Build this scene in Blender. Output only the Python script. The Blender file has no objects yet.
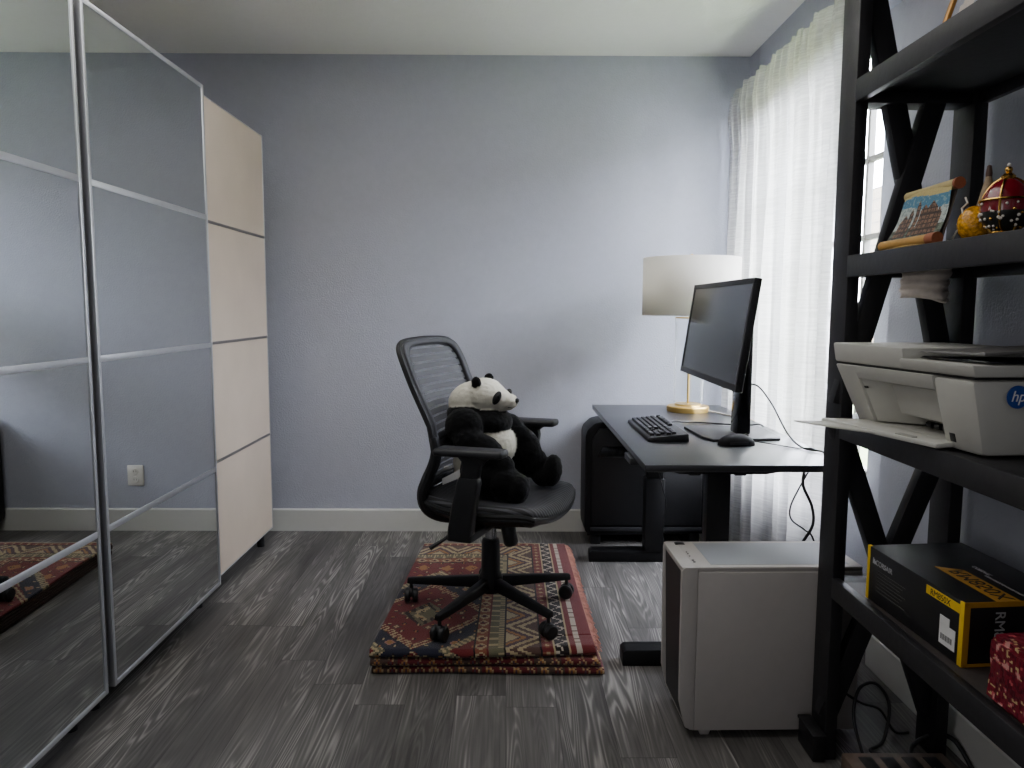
import bpy, bmesh, math, random
from mathutils import Vector, Matrix, noise as mnoise
random.seed(7)
S = bpy.context.scene
COL = S.collection
PI = math.pi

# ------------------------------------------------------------------ materials
def lin(c):
    return tuple(((x/255)/12.92 if x/255 <= .04045 else ((x/255+.055)/1.055)**2.4) for x in c[:3]) + (1,)

def nodes(name):
    m = bpy.data.materials.new(name); m.use_nodes = True
    nt = m.node_tree; nt.nodes.clear()
    out = nt.nodes.new('ShaderNodeOutputMaterial')
    return m, nt, out

def N(nt, t, **kw):
    n = nt.nodes.new(t)
    for k, v in kw.items():
        if k in n.inputs: n.inputs[k].default_value = v
        else: setattr(n, k, v)
    return n

def mat(name, rgb, rough=.5, metal=0., spec=.5, vary=.06, vscale=30, bump=0., bscale=200, sheen=0., coords='Object'):
    m, nt, out = nodes(name)
    L = nt.links.new
    p = N(nt, 'ShaderNodeBsdfPrincipled')
    p.inputs['Roughness'].default_value = rough; p.inputs['Metallic'].default_value = metal
    p.inputs['Specular IOR Level'].default_value = spec
    if sheen: p.inputs['Sheen Weight'].default_value = sheen
    tc = N(nt, 'ShaderNodeTexCoord')
    nz = N(nt, 'ShaderNodeTexNoise'); nz.inputs['Scale'].default_value = vscale; nz.inputs['Detail'].default_value = 3
    L(tc.outputs[coords], nz.inputs['Vector'])
    r = N(nt, 'ShaderNodeValToRGB')
    c = lin(rgb)
    r.color_ramp.elements[0].position = .3; r.color_ramp.elements[1].position = .7
    r.color_ramp.elements[0].color = tuple(x*(1-vary) for x in c[:3])+(1,)
    r.color_ramp.elements[1].color = tuple(min(1, x*(1+vary)) for x in c[:3])+(1,)
    L(nz.outputs['Fac'], r.inputs['Fac']); L(r.outputs['Color'], p.inputs['Base Color'])
    if bump:
        b2 = N(nt, 'ShaderNodeTexNoise'); b2.inputs['Scale'].default_value = bscale; b2.inputs['Detail'].default_value = 3
        L(tc.outputs[coords], b2.inputs['Vector'])
        b = N(nt, 'ShaderNodeBump'); b.inputs['Strength'].default_value = bump; b.inputs['Distance'].default_value = .004
        L(b2.outputs['Fac'], b.inputs['Height']); L(b.outputs['Normal'], p.inputs['Normal'])
    L(p.outputs['BSDF'], out.inputs['Surface'])
    return m

def attr_mat(name, rough=.9, sheen=0., bump=.3, bscale=400, vary=.25):
    m, nt, out = nodes(name); L = nt.links.new
    p = N(nt, 'ShaderNodeBsdfPrincipled'); p.inputs['Roughness'].default_value = rough
    p.inputs['Specular IOR Level'].default_value = .2
    if sheen: p.inputs['Sheen Weight'].default_value = sheen
    a = N(nt, 'ShaderNodeAttribute', attribute_name='Col')
    tc = N(nt, 'ShaderNodeTexCoord'); nz = N(nt, 'ShaderNodeTexNoise'); nz.inputs['Scale'].default_value = bscale; nz.inputs['Detail'].default_value = 2
    L(tc.outputs['Object'], nz.inputs['Vector'])
    mr = N(nt, 'ShaderNodeMapRange'); mr.inputs['To Min'].default_value = 1-vary; mr.inputs['To Max'].default_value = 1+vary
    L(nz.outputs['Fac'], mr.inputs['Value'])
    mx = N(nt, 'ShaderNodeVectorMath', operation='SCALE')
    L(a.outputs['Color'], mx.inputs[0]); L(mr.outputs['Result'], mx.inputs['Scale'])
    L(mx.outputs['Vector'], p.inputs['Base Color'])
    b = N(nt, 'ShaderNodeBump'); b.inputs['Strength'].default_value = bump; b.inputs['Distance'].default_value = .003
    L(nz.outputs['Fac'], b.inputs['Height']); L(b.outputs['Normal'], p.inputs['Normal'])
    L(p.outputs['BSDF'], out.inputs['Surface'])
    return m

def math_n(nt, op, a, b=None):
    n = nt.nodes.new('ShaderNodeMath'); n.operation = op
    for i, v in enumerate((a, b)):
        if v is None: continue
        if isinstance(v, (int, float)): n.inputs[i].default_value = v
        else: nt.links.new(v, n.inputs[i])
    return n.outputs[0]

def floor_mat():
    m, nt, out = nodes('grey_wood_plank'); L = nt.links.new
    tc = N(nt, 'ShaderNodeTexCoord'); sp = N(nt, 'ShaderNodeSeparateXYZ'); L(tc.outputs['Object'], sp.inputs[0])
    X, Y = sp.outputs[0], sp.outputs[1]
    W, LEN = .152, 1.22
    xs = math_n(nt, 'DIVIDE', X, W); ix = math_n(nt, 'FLOOR', xs); fx = math_n(nt, 'FRACT', xs)
    wn = N(nt, 'ShaderNodeTexWhiteNoise', noise_dimensions='1D'); L(ix, wn.inputs['W'])
    ys = math_n(nt, 'ADD', math_n(nt, 'DIVIDE', Y, LEN), math_n(nt, 'MULTIPLY', wn.outputs['Value'], 7.3))
    iy = math_n(nt, 'FLOOR', ys); fy = math_n(nt, 'FRACT', ys)
    cb = N(nt, 'ShaderNodeCombineXYZ'); L(ix, cb.inputs[0]); L(iy, cb.inputs[1])
    w2 = N(nt, 'ShaderNodeTexWhiteNoise', noise_dimensions='3D'); L(cb.outputs[0], w2.inputs['Vector'])
    rnd = w2.outputs['Value']
    # stretched noise whose contour lines read as cathedral grain
    gx = math_n(nt, 'ADD', math_n(nt, 'MULTIPLY', X, 16.0), math_n(nt, 'MULTIPLY', rnd, 40.0))
    gy = math_n(nt, 'ADD', math_n(nt, 'MULTIPLY', Y, .95), math_n(nt, 'MULTIPLY', rnd, 90.0))
    gc = N(nt, 'ShaderNodeCombineXYZ'); L(gx, gc.inputs[0]); L(gy, gc.inputs[1])
    n1 = N(nt, 'ShaderNodeTexNoise'); n1.inputs['Scale'].default_value = 1.0; n1.inputs['Detail'].default_value = 1.5; n1.inputs['Roughness'].default_value = .35
    L(gc.outputs[0], n1.inputs['Vector'])
    ln = math_n(nt, 'SINE', math_n(nt, 'MULTIPLY', n1.outputs['Fac'], 120.0))
    ln = math_n(nt, 'MULTIPLY', math_n(nt, 'ADD', ln, 1.0), .5)
    ln = math_n(nt, 'POWER', ln, 1.6)
    # fine straight streaks
    fc = N(nt, 'ShaderNodeCombineXYZ')
    L(math_n(nt, 'ADD', math_n(nt, 'MULTIPLY', X, 130.0), math_n(nt, 'MULTIPLY', rnd, 17.0)), fc.inputs[0]); L(math_n(nt, 'MULTIPLY', Y, 3.0), fc.inputs[1])
    n2 = N(nt, 'ShaderNodeTexNoise'); n2.inputs['Scale'].default_value = 1.0; n2.inputs['Detail'].default_value = 4; L(fc.outputs[0], n2.inputs['Vector'])
    bc = N(nt, 'ShaderNodeCombineXYZ')
    L(math_n(nt, 'ADD', math_n(nt, 'MULTIPLY', X, 9.0), math_n(nt, 'MULTIPLY', rnd, 31.0)), bc.inputs[0]); L(math_n(nt, 'MULTIPLY', Y, 1.2), bc.inputs[1])
    n3 = N(nt, 'ShaderNodeTexNoise'); n3.inputs['Scale'].default_value = 1.0; n3.inputs['Detail'].default_value = 2; L(bc.outputs[0], n3.inputs['Vector'])
    # how strongly the contour grain shows varies over the board
    gm = N(nt, 'ShaderNodeMapRange'); gm.inputs['From Min'].default_value = .38; gm.inputs['From Max'].default_value = .62
    L(n3.outputs['Fac'], gm.inputs['Value'])
    grain = math_n(nt, 'MULTIPLY', ln, math_n(nt, 'ADD', math_n(nt, 'MULTIPLY', gm.outputs[0], .36), .04))
    v = math_n(nt, 'ADD', grain, math_n(nt, 'MULTIPLY', n2.outputs['Fac'], .62))
    v = math_n(nt, 'ADD', v, math_n(nt, 'MULTIPLY', n3.outputs['Fac'], .45))
    v = math_n(nt, 'ADD', v, math_n(nt, 'MULTIPLY', rnd, .22))
    v = math_n(nt, 'SUBTRACT', v, .40)
    r = N(nt, 'ShaderNodeValToRGB'); cr = r.color_ramp
    cr.elements[0].position = .0; cr.elements[0].color = lin((62, 60, 58))
    cr.elements[1].position = 1.0; cr.elements[1].color = lin((184, 180, 174))
    e = cr.elements.new(.45); e.color = lin((106, 103, 100))
    L(v, r.inputs['Fac'])
    # seams
    ex = math_n(nt, 'LESS_THAN', math_n(nt, 'MINIMUM', fx, math_n(nt, 'SUBTRACT', 1.0, fx)), .008)
    ey = math_n(nt, 'LESS_THAN', math_n(nt, 'MINIMUM', fy, math_n(nt, 'SUBTRACT', 1.0, fy)), .0012)
    seam = math_n(nt, 'MAXIMUM', ex, ey)
    mx = N(nt, 'ShaderNodeMix', data_type='RGBA'); L(math_n(nt, 'MULTIPLY', seam, .55), mx.inputs['Factor'])
    L(r.outputs['Color'], mx.inputs['A']); mx.inputs['B'].default_value = lin((30, 29, 28))
    p = N(nt, 'ShaderNodeBsdfPrincipled'); L(mx.outputs['Result'], p.inputs['Base Color'])
    p.inputs['Roughness'].default_value = .5; p.inputs['Specular IOR Level'].default_value = .4
    b = N(nt, 'ShaderNodeBump'); b.inputs['Strength'].default_value = .25; b.inputs['Distance'].default_value = .002
    L(v, b.inputs['Height']); L(b.outputs['Normal'], p.inputs['Normal'])
    L(p.outputs['BSDF'], out.inputs['Surface'])
    return m

def curtain_mat():
    m, nt, out = nodes('sheer_linen'); L = nt.links.new
    tc = N(nt, 'ShaderNodeTexCoord'); sp = N(nt, 'ShaderNodeSeparateXYZ'); L(tc.outputs['Object'], sp.inputs[0])
    c = N(nt, 'ShaderNodeCombineXYZ')
    L(math_n(nt, 'MULTIPLY', sp.outputs[1], 9.0), c.inputs[1]); L(math_n(nt, 'MULTIPLY', sp.outputs[2], 170.0), c.inputs[2])
    n = N(nt, 'ShaderNodeTexNoise'); n.inputs['Scale'].default_value = 1.0; n.inputs['Detail'].default_value = 3; L(c.outputs[0], n.inputs['Vector'])
    r = N(nt, 'ShaderNodeMapRange'); r.inputs['From Min'].default_value = .35; r.inputs['From Max'].default_value = .65
    r.inputs['To Min'].default_value = .40; r.inputs['To Max'].default_value = .54
    L(n.outputs['Fac'], r.inputs['Value'])
    tr = N(nt, 'ShaderNodeBsdfTranslucent'); tr.inputs['Color'].default_value = (.78, .77, .74, 1)
    df = N(nt, 'ShaderNodeBsdfDiffuse'); df.inputs['Color'].default_value = (.80, .79, .76, 1)
    tp = N(nt, 'ShaderNodeBsdfTransparent')
    m1 = N(nt, 'ShaderNodeMixShader'); m1.inputs[0].default_value = .42; L(tr.outputs[0], m1.inputs[1]); L(df.outputs[0], m1.inputs[2])
    m2 = N(nt, 'ShaderNodeMixShader'); L(r.outputs[0], m2.inputs[0]); L(m1.outputs[0], m2.inputs[1]); L(tp.outputs[0], m2.inputs[2])
    L(m2.outputs[0], out.inputs['Surface'])
    return m

def mesh_fabric_mat(name, rgb, period, axis, open_=.45):
    """office-chair netting: dark fibres with see-through rows"""
    m, nt, out = nodes(name); L = nt.links.new
    tc = N(nt, 'ShaderNodeTexCoord'); sp = N(nt, 'ShaderNodeSeparateXYZ'); L(tc.outputs['Object'], sp.inputs[0])
    s = math_n(nt, 'SINE', math_n(nt, 'MULTIPLY', sp.outputs[axis], 2*PI/period))
    n = N(nt, 'ShaderNodeTexNoise'); n.inputs['Scale'].default_value = 25; L(tc.outputs['Object'], n.inputs['Vector'])
    k = math_n(nt, 'MULTIPLY', math_n(nt, 'GREATER_THAN', math_n(nt, 'ADD', s, math_n(nt, 'MULTIPLY', n.outputs['Fac'], .6)), .95), .3)
    k = math_n(nt, 'ADD', k, open_)
    p = N(nt, 'ShaderNodeBsdfPrincipled'); p.inputs['Base Color'].default_value = lin(rgb); p.inputs['Roughness'].default_value = .7
    tp = N(nt, 'ShaderNodeBsdfTransparent'); mx = N(nt, 'ShaderNodeMixShader')
    L(k, mx.inputs[0]); L(p.outputs[0], mx.inputs[1]); L(tp.outputs[0], mx.inputs[2])
    L(mx.outputs[0], out.inputs['Surface'])
    return m

def stripe_mat(name, c1, c2, period, axis, rough=.7, duty=0.0):
    m, nt, out = nodes(name); L = nt.links.new
    tc = N(nt, 'ShaderNodeTexCoord'); sp = N(nt, 'ShaderNodeSeparateXYZ'); L(tc.outputs['Object'], sp.inputs[0])
    n = N(nt, 'ShaderNodeTexNoise'); n.inputs['Scale'].default_value = 12; L(tc.outputs['Object'], n.inputs['Vector'])
    s = math_n(nt, 'SINE', math_n(nt, 'ADD', math_n(nt, 'MULTIPLY', sp.outputs[axis], 2*PI/period), math_n(nt, 'MULTIPLY', n.outputs['Fac'], 1.2)))
    f = math_n(nt, 'GREATER_THAN', s, duty)
    mx = N(nt, 'ShaderNodeMix', data_type='RGBA'); L(f, mx.inputs['Factor']); mx.inputs['A'].default_value = lin(c1); mx.inputs['B'].default_value = lin(c2)
    p = N(nt, 'ShaderNodeBsdfPrincipled'); p.inputs['Roughness'].default_value = rough; L(mx.outputs['Result'], p.inputs['Base Color'])
    L(p.outputs[0], out.inputs['Surface'])
    return m

def glass_mat(name, tint=(1, 1, 1), refl=.08):
    m, nt, out = nodes(name); L = nt.links.new
    tp = N(nt, 'ShaderNodeBsdfTransparent'); tp.inputs['Color'].default_value = tint+(1,)
    g = N(nt, 'ShaderNodeBsdfGlossy'); g.inputs['Roughness'].default_value = .02
    fr = N(nt, 'ShaderNodeLayerWeight'); fr.inputs['Blend'].default_value = refl
    mx = N(nt, 'ShaderNodeMixShader'); L(fr.outputs['Fresnel'], mx.inputs[0]); L(tp.outputs[0], mx.inputs[1]); L(g.outputs[0], mx.inputs[2])
    L(mx.outputs[0], out.inputs['Surface'])
    return m

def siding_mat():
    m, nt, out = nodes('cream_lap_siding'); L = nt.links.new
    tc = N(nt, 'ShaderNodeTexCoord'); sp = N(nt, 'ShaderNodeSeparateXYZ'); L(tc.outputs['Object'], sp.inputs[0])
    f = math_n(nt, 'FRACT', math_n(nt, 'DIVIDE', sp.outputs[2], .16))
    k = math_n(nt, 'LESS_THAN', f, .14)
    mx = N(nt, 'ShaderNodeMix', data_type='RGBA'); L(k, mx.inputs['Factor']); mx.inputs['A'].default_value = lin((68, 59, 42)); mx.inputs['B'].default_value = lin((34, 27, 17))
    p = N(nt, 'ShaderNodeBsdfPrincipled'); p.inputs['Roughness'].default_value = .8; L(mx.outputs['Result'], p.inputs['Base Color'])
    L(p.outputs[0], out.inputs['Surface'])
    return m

M = dict(
    wall=mat('wall_paint', (175, 178, 190), .85, vary=.02, bump=.5, bscale=140),
    ceil=mat('ceiling_paint', (238, 237, 233), .9, vary=.01, bump=.5, bscale=80),
    trim=mat('white_trim', (205, 205, 200), .5, vary=.01),
    floor=floor_mat(),
    curtain=curtain_mat(),
    vinyl=mat('white_vinyl', (120, 118, 112), .45, vary=.01),
    glass=glass_mat('window_glass'),
    clear=None,
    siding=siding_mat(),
    grass=mat('lawn', (96, 110, 70), .95, vary=.2, vscale=4),
    mirror=mat('mirror_silver', (214, 217, 217), .0, metal=1., vary=.002),
    alu=mat('brushed_aluminium', (196, 198, 202), .38, metal=.75, vary=.03),
    bronze=mat('dark_brown_channel', (46, 38, 36), .5, vary=.05),
    beige=mat('pale_beige_veneer', (206, 190, 173), .55, vary=.035, vscale=6),
    carcass=mat('white_stained_board', (196, 186, 170), .6, vary=.03),
    darkbar=mat('grey_divider_bar', (128, 124, 122), .4, metal=.6),
    blackp=mat('black_plastic', (14, 14, 16), .45, vary=.08),
    blackm=mat('black_coated_metal', (7, 7, 9), .5, spec=.3, vary=.06),
    blackg=mat('gloss_black_plastic', (10, 10, 14), .16, vary=.05),
    greyp=mat('charcoal_plastic', (32, 32, 35), .5, vary=.06),
    frame=mat('woven_frame_border', (40, 40, 44), .7, vary=.15, vscale=400),
    netting=mesh_fabric_mat('back_netting', (50, 51, 55), .026, 2, .17),
    seatnet=stripe_mat('seat_netting', (15, 15, 18), (72, 72, 78), .017, 1, .65, .25),
    chrome=mat('chrome', (190, 190, 195), .15, metal=1.),
    brass=mat('polished_brass', (226, 190, 110), .3, metal=.85, vary=.04),
    shade=None,
    desk=mat('black_desk_laminate', (33, 34, 37), .30, spec=.95, vary=.05, vscale=60),
    screen=mat('monitor_screen', (13, 13, 16), .16, spec=.32, vary=.02),
    keycap=mat('black_keycap', (30, 30, 33), .42, vary=.05),
    pcwhite=mat('white_powder_coat', (176, 171, 166), .6, vary=.02, bump=.06, bscale=600),
    pctop=mat('pale_grey_mesh_panel', (146, 150, 155), .6, vary=.08, vscale=900),
    wood=mat('black_stained_wood', (20, 19, 22), .55, vary=.22, vscale=18, bump=.12, bscale=60),
    woodend=mat('worn_shelf_top', (50, 43, 41), .6, vary=.2, vscale=20),
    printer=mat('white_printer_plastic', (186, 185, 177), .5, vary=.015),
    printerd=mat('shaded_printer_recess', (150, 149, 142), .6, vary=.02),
    boxblack=mat('printed_black_card', (17, 17, 19), .42, vary=.08),
    yellow=mat('yellow_card', (226, 186, 22), .5, vary=.04),
    ochre=mat('ochre_card', (176, 128, 34), .55, vary=.05),
    whitep=mat('white_paper', (222, 222, 220), .8, vary=.03),
    inkgrey=mat('pale_grey_ink', (170, 170, 172), .6, vary=.03),
    inkblack=mat('black_ink', (20, 20, 20), .6, vary=.03),
    blue=mat('logo_blue', (38, 70, 150), .5, vary=.03),
    cable=mat('black_cable', (14, 14, 15), .5, vary=.05),
    cablew=mat('pale_cord', (214, 206, 186), .6, vary=.03),
    gold=mat('gold_trim', (206, 160, 80), .25, metal=1., vary=.05),
    crimson=mat('crimson_enamel', (116, 16, 30), .14, spec=.7, vary=.08),
    pearl=mat('pearl_bead', (232, 224, 212), .2, vary=.03),
    darkgreen=mat('dark_green_enamel', (34, 36, 34), .3, vary=.2),
    amber=mat('amber_mosaic', (224, 150, 22), .25, vary=.55, vscale=160, bump=.6, bscale=180),
    tan=mat('tan_stoneware', (156, 134, 104), .6, vary=.15, vscale=120),
    brown=mat('brown_cap', (84, 58, 44), .5, vary=.1),
    silver=mat('silver_wire', (214, 214, 218), .2, metal=1.),
    terracotta=mat('terracotta_edge', (150, 84, 52), .6, vary=.1),
    lastrange=mat('gold_frame', (172, 124, 60), .35, metal=.6, vary=.1),
    darkframe=mat('dark_frame_edge', (70, 60, 54), .5, vary=.1),
    rug=attr_mat('woven_rug_wool', .95, .2, .6, 500, .3),
    plush=attr_mat('plush_fur', .95, .06, .5, 450, .12),
    painted=attr_mat('painted_relief', .6, 0, .5, 260, .2),
    foil=attr_mat('floral_gift_wrap', .3, 0, .5, 90, .2),
    outlet=mat('outlet_plate', (222, 220, 212), .4, vary=.01),
    outletd=mat('outlet_slot', (60, 58, 56), .6),
)
def shade_mat():
    m, nt, out = nodes('linen_lampshade'); L = nt.links.new
    d = N(nt, 'ShaderNodeBsdfDiffuse'); d.inputs['Color'].default_value = lin((232, 229, 222))
    t = N(nt, 'ShaderNodeBsdfTranslucent'); t.inputs['Color'].default_value = lin((236, 232, 222))
    tc = N(nt, 'ShaderNodeTexCoord'); n = N(nt, 'ShaderNodeTexNoise'); n.inputs['Scale'].default_value = 300; L(tc.outputs['Object'], n.inputs['Vector'])
    b = N(nt, 'ShaderNodeBump'); b.inputs['Strength'].default_value = .1; L(n.outputs['Fac'], b.inputs['Height']); L(b.outputs['Normal'], d.inputs['Normal'])
    mx = N(nt, 'ShaderNodeMixShader'); mx.inputs[0].default_value = .35; L(d.outputs[0], mx.inputs[1]); L(t.outputs[0], mx.inputs[2])
    L(mx.outputs[0], out.inputs['Surface']); return m
M['shade'] = shade_mat()
def clear_mat():
    m, nt, out = nodes('clear_glass'); L = nt.links.new
    tp = N(nt, 'ShaderNodeBsdfTransparent'); tp.inputs['Color'].default_value = (.985, .99, .99, 1)
    d = N(nt, 'ShaderNodeBsdfDiffuse'); d.inputs['Color'].default_value = (.85, .87, .88, 1)
    g = N(nt, 'ShaderNodeBsdfGlossy'); g.inputs['Roughness'].default_value = .05
    lw = N(nt, 'ShaderNodeLayerWeight'); lw.inputs['Blend'].default_value = .35
    k = math_n(nt, 'MULTIPLY', math_n(nt, 'POWER', lw.outputs['Facing'], 3.0), .95)
    m1 = N(nt, 'ShaderNodeMixShader'); m1.inputs[0].default_value = .3; L(d.outputs[0], m1.inputs[1]); L(g.outputs[0], m1.inputs[2])
    mx = N(nt, 'ShaderNodeMixShader'); L(k, mx.inputs[0]); L(tp.outputs[0], mx.inputs[1]); L(m1.outputs[0], mx.inputs[2])
    L(mx.outputs[0], out.inputs['Surface']); return m
M['clear'] = clear_mat()

# ------------------------------------------------------------------ mesh helpers
class MB:
    def __init__(s): s.bm = bmesh.new()
    def _join(s, b2, mtx=None):
        if mtx is not None: b2.transform(mtx)
        me = bpy.data.meshes.new('tmp'); b2.to_mesh(me); b2.free(); s.bm.from_mesh(me); bpy.data.meshes.remove(me)
    def box(s, lo, hi, bev=0., seg=2, mtx=None):
        b = bmesh.new(); bmesh.ops.create_cube(b, size=1)
        lo, hi = Vector(lo), Vector(hi)
        for v in b.verts: v.co = Vector(((lo[i]+hi[i])/2 + v.co[i]*(hi[i]-lo[i]) for i in range(3)))
        if bev: bmesh.ops.bevel(b, geom=b.edges[:], offset=bev, segments=seg, profile=.5, affect='EDGES', clamp_overlap=True)
        s._join(b, mtx); return s
    def hexa(s, pts, bev=0., seg=2):
        """8 points: bottom ring of 4 then top ring of 4"""
        b = bmesh.new(); v = [b.verts.new(p) for p in pts]
        for f in ((3, 2, 1, 0), (4, 5, 6, 7), (0, 1, 5, 4), (1, 2, 6, 5), (2, 3, 7, 6), (3, 0, 4, 7)): b.faces.new([v[i] for i in f])
        bmesh.ops.recalc_face_normals(b, faces=b.faces)
        if bev: bmesh.ops.bevel(b, geom=b.edges[:], offset=bev, segments=seg, profile=.5, affect='EDGES', clamp_overlap=True)
        s._join(b); return s
    def bar(s, p0, p1, w, d, up=(0, 0, 1), bev=0.):
        """rectangular bar from p0 to p1, w across, d along 'up'"""
        p0, p1 = Vector(p0), Vector(p1); t = (p1-p0).normalized(); up = Vector(up)
        a = t.cross(up).normalized(); u = a.cross(t).normalized()
        q = [(-1, -1), (1, -1), (1, 1), (-1, 1)]
        return s.hexa([p0+a*w/2*i+u*d/2*j for i, j in q]+[p1+a*w/2*i+u*d/2*j for i, j in q], bev)
    def tube(s, pts, r, seg=10, smooth=0, caps=True):
        pts = [Vector(p) for p in pts]
        if smooth:
            n = len(pts); o = []
            for i in range(n-1):
                a, b, c, d = pts[max(i-1, 0)], pts[i], pts[i+1], pts[min(i+2, n-1)]
                for k in range(smooth):
                    t = k/smooth
                    o.append(.5*((2*b)+(c-a)*t+(2*a-5*b+4*c-d)*t*t+(3*b-a-3*c+d)*t**3))
            o.append(pts[-1]); 
            if not isinstance(r, (int, float)):
                rr = []
                for i in range(n-1):
                    for k in range(smooth): rr.append(r[i]+(r[i+1]-r[i])*k/smooth)
                r = rr+[r[-1]]
            pts = o
        R = [r]*len(pts) if isinstance(r, (int, float)) else r
        bm = s.bm; rings = []; t0 = (pts[1]-pts[0]).normalized()
        a = t0.orthogonal().normalized()
        for i, p in enumerate(pts):
            t = (pts[min(i+1, len(pts)-1)]-pts[max(i-1, 0)]).normalized()
            a = (a-t*a.dot(t)).normalized(); b = t.cross(a)
            rings.append([bm.verts.new(p+(a*math.cos(2*PI*k/seg)+b*math.sin(2*PI*k/seg))*R[i]) for k in range(seg)])
        for i in range(len(rings)-1):
            for k in range(seg): bm.faces.new((rings[i][k], rings[i][(k+1) % seg], rings[i+1][(k+1) % seg], rings[i+1][k]))
        if caps: bm.faces.new(rings[0][::-1]); bm.faces.new(rings[-1])
        return s
    def lathe(s, prof, c=(0, 0, 0), seg=32, mtx=None):
        b = bmesh.new(); rings = []
        for r, z in prof:
            rings.append([b.verts.new((r*math.cos(2*PI*k/seg), r*math.sin(2*PI*k/seg), z)) for k in range(seg)] if r > 1e-6 else [b.verts.new((0, 0, z))])
        for A, B in zip(rings, rings[1:]):
            for k in range(seg):
                k2 = (k+1) % seg
                if len(A) == 1 and len(B) == 1: continue
                if len(A) == 1: b.faces.new((A[0], B[k2], B[k]))
                elif len(B) == 1: b.faces.new((A[k], A[k2], B[0]))
                else: b.faces.new((A[k], A[k2], B[k2], B[k]))
        bmesh.ops.recalc_face_normals(b, faces=b.faces)
        s._join(b, (Matrix.Translation(Vector(c)) @ (mtx or Matrix.Identity(4)))); return s
    def ball(s, c, r, seg=16, mtx=None):
        b = bmesh.new(); bmesh.ops.create_uvsphere(b, u_segments=seg, v_segments=max(6, seg//2), radius=1)
        r = (r, r, r) if isinstance(r, (int, float)) else r
        s._join(b, Matrix.Translation(Vector(c)) @ (mtx or Matrix.Identity(4)) @ Matrix.Diagonal((*r, 1))); return s
    def prism(s, poly, axis, lo, hi, bev=0., seg=2):
        """poly: 2D points in the plane of the two other axes (cyclic order x,y,z minus axis)"""
        b = bmesh.new()
        def mk(p, k):
            q = list(p); q.insert(axis, k); return b.verts.new(q)
        A = [mk(p, lo) for p in poly]; B = [mk(p, hi) for p in poly]
        b.faces.new(A); b.faces.new(B[::-1])
        n = len(poly)
        for i in range(n): b.faces.new((A[i], B[i], B[(i+1) % n], A[(i+1) % n]))
        bmesh.ops.recalc_face_normals(b, faces=b.faces)
        if bev: bmesh.ops.bevel(b, geom=b.edges[:], offset=bev, segments=seg, profile=.5, affect='EDGES', clamp_overlap=True)
        s._join(b); return s
    def grid(s, f, nu, nv):
        V = [[s.bm.verts.new(f(i/nu, j/nv)) for j in range(nv+1)] for i in range(nu+1)]
        for i in range(nu):
            for j in range(nv): s.bm.faces.new((V[i][j], V[i+1][j], V[i+1][j+1], V[i][j+1]))
        return s
    def build(s, name, m, parent=None, smooth=None, world=True, colf=None, solid=0.):
        me = bpy.data.meshes.new(name); s.bm.to_mesh(me); s.bm.free()
        o = bpy.data.objects.new(name, me); COL.objects.link(o)
        me.materials.append(m)
        if colf:
            ca = me.color_attributes.new('Col', 'FLOAT_COLOR', 'CORNER')
            for p in me.polygons:
                c = lin(colf(p.center.copy()))
                for li in p.loop_indices: ca.data[li].color = c
        if parent is not None:
            o.parent = parent
            if world:
                root = parent
                while root.parent: root = root.parent
                mt = Matrix.Translation(root.location) @ Matrix.Rotation(root.rotation_euler[2], 4, 'Z')
                me.transform(mt.inverted())
        if smooth is None: smooth = 35
        if smooth:
            for p in me.polygons: p.use_smooth = True
            try: me.set_sharp_from_angle(angle=math.radians(smooth))
            except Exception: pass
        if solid:
            md = o.modifiers.new('solidify', 'SOLIDIFY'); md.thickness = solid; md.offset = 0
        return o

def tag(o, label=None, cat=None, group=None, kind=None):
    if label: o['label'] = label
    if cat: o['category'] = cat
    if group: o['group'] = group
    if kind: o['kind'] = kind
    return o

def thing(name, label, cat, loc=(0, 0, 0), rz=0., group=None):
    o = bpy.data.objects.new(name, None); COL.objects.link(o); o.empty_display_size = .1
    o.location = loc; o.rotation_euler = (0, 0, rz)
    return tag(o, label, cat, group)

def struct(o): o['kind'] = 'structure'; return o

def text(body, name, m, parent, mtx, size, extr=.0004, align='LEFT', shear=0.):
    cu = bpy.data.curves.new(name, 'FONT'); cu.body = body; cu.size = size; cu.extrude = extr; cu.align_x = align; cu.shear = shear
    tmp = bpy.data.objects.new('tmp', cu); COL.objects.link(tmp)
    me = bpy.data.meshes.new_from_object(tmp.evaluated_get(bpy.context.evaluated_depsgraph_get()))
    bpy.data.objects.remove(tmp); bpy.data.curves.remove(cu)
    me.materials.clear(); me.materials.append(m); me.transform(mtx)
    root = parent
    while root.parent: root = root.parent
    me.transform((Matrix.Translation(root.location) @ Matrix.Rotation(root.rotation_euler[2], 4, 'Z')).inverted())
    o = bpy.data.objects.new(name, me); COL.objects.link(o); o.parent = parent
    return o

def frame_mtx(o, ex, ey):
    """matrix placing local x along ex, local y along ey at o"""
    ex = Vector(ex).normalized(); ey = Vector(ey); ey = (ey-ex*ey.dot(ex)).normalized(); ez = ex.cross(ey)
    return Matrix(((ex.x, ey.x, ez.x, o[0]), (ex.y, ey.y, ez.y, o[1]), (ex.z, ey.z, ez.z, o[2]), (0, 0, 0, 1)))

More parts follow.
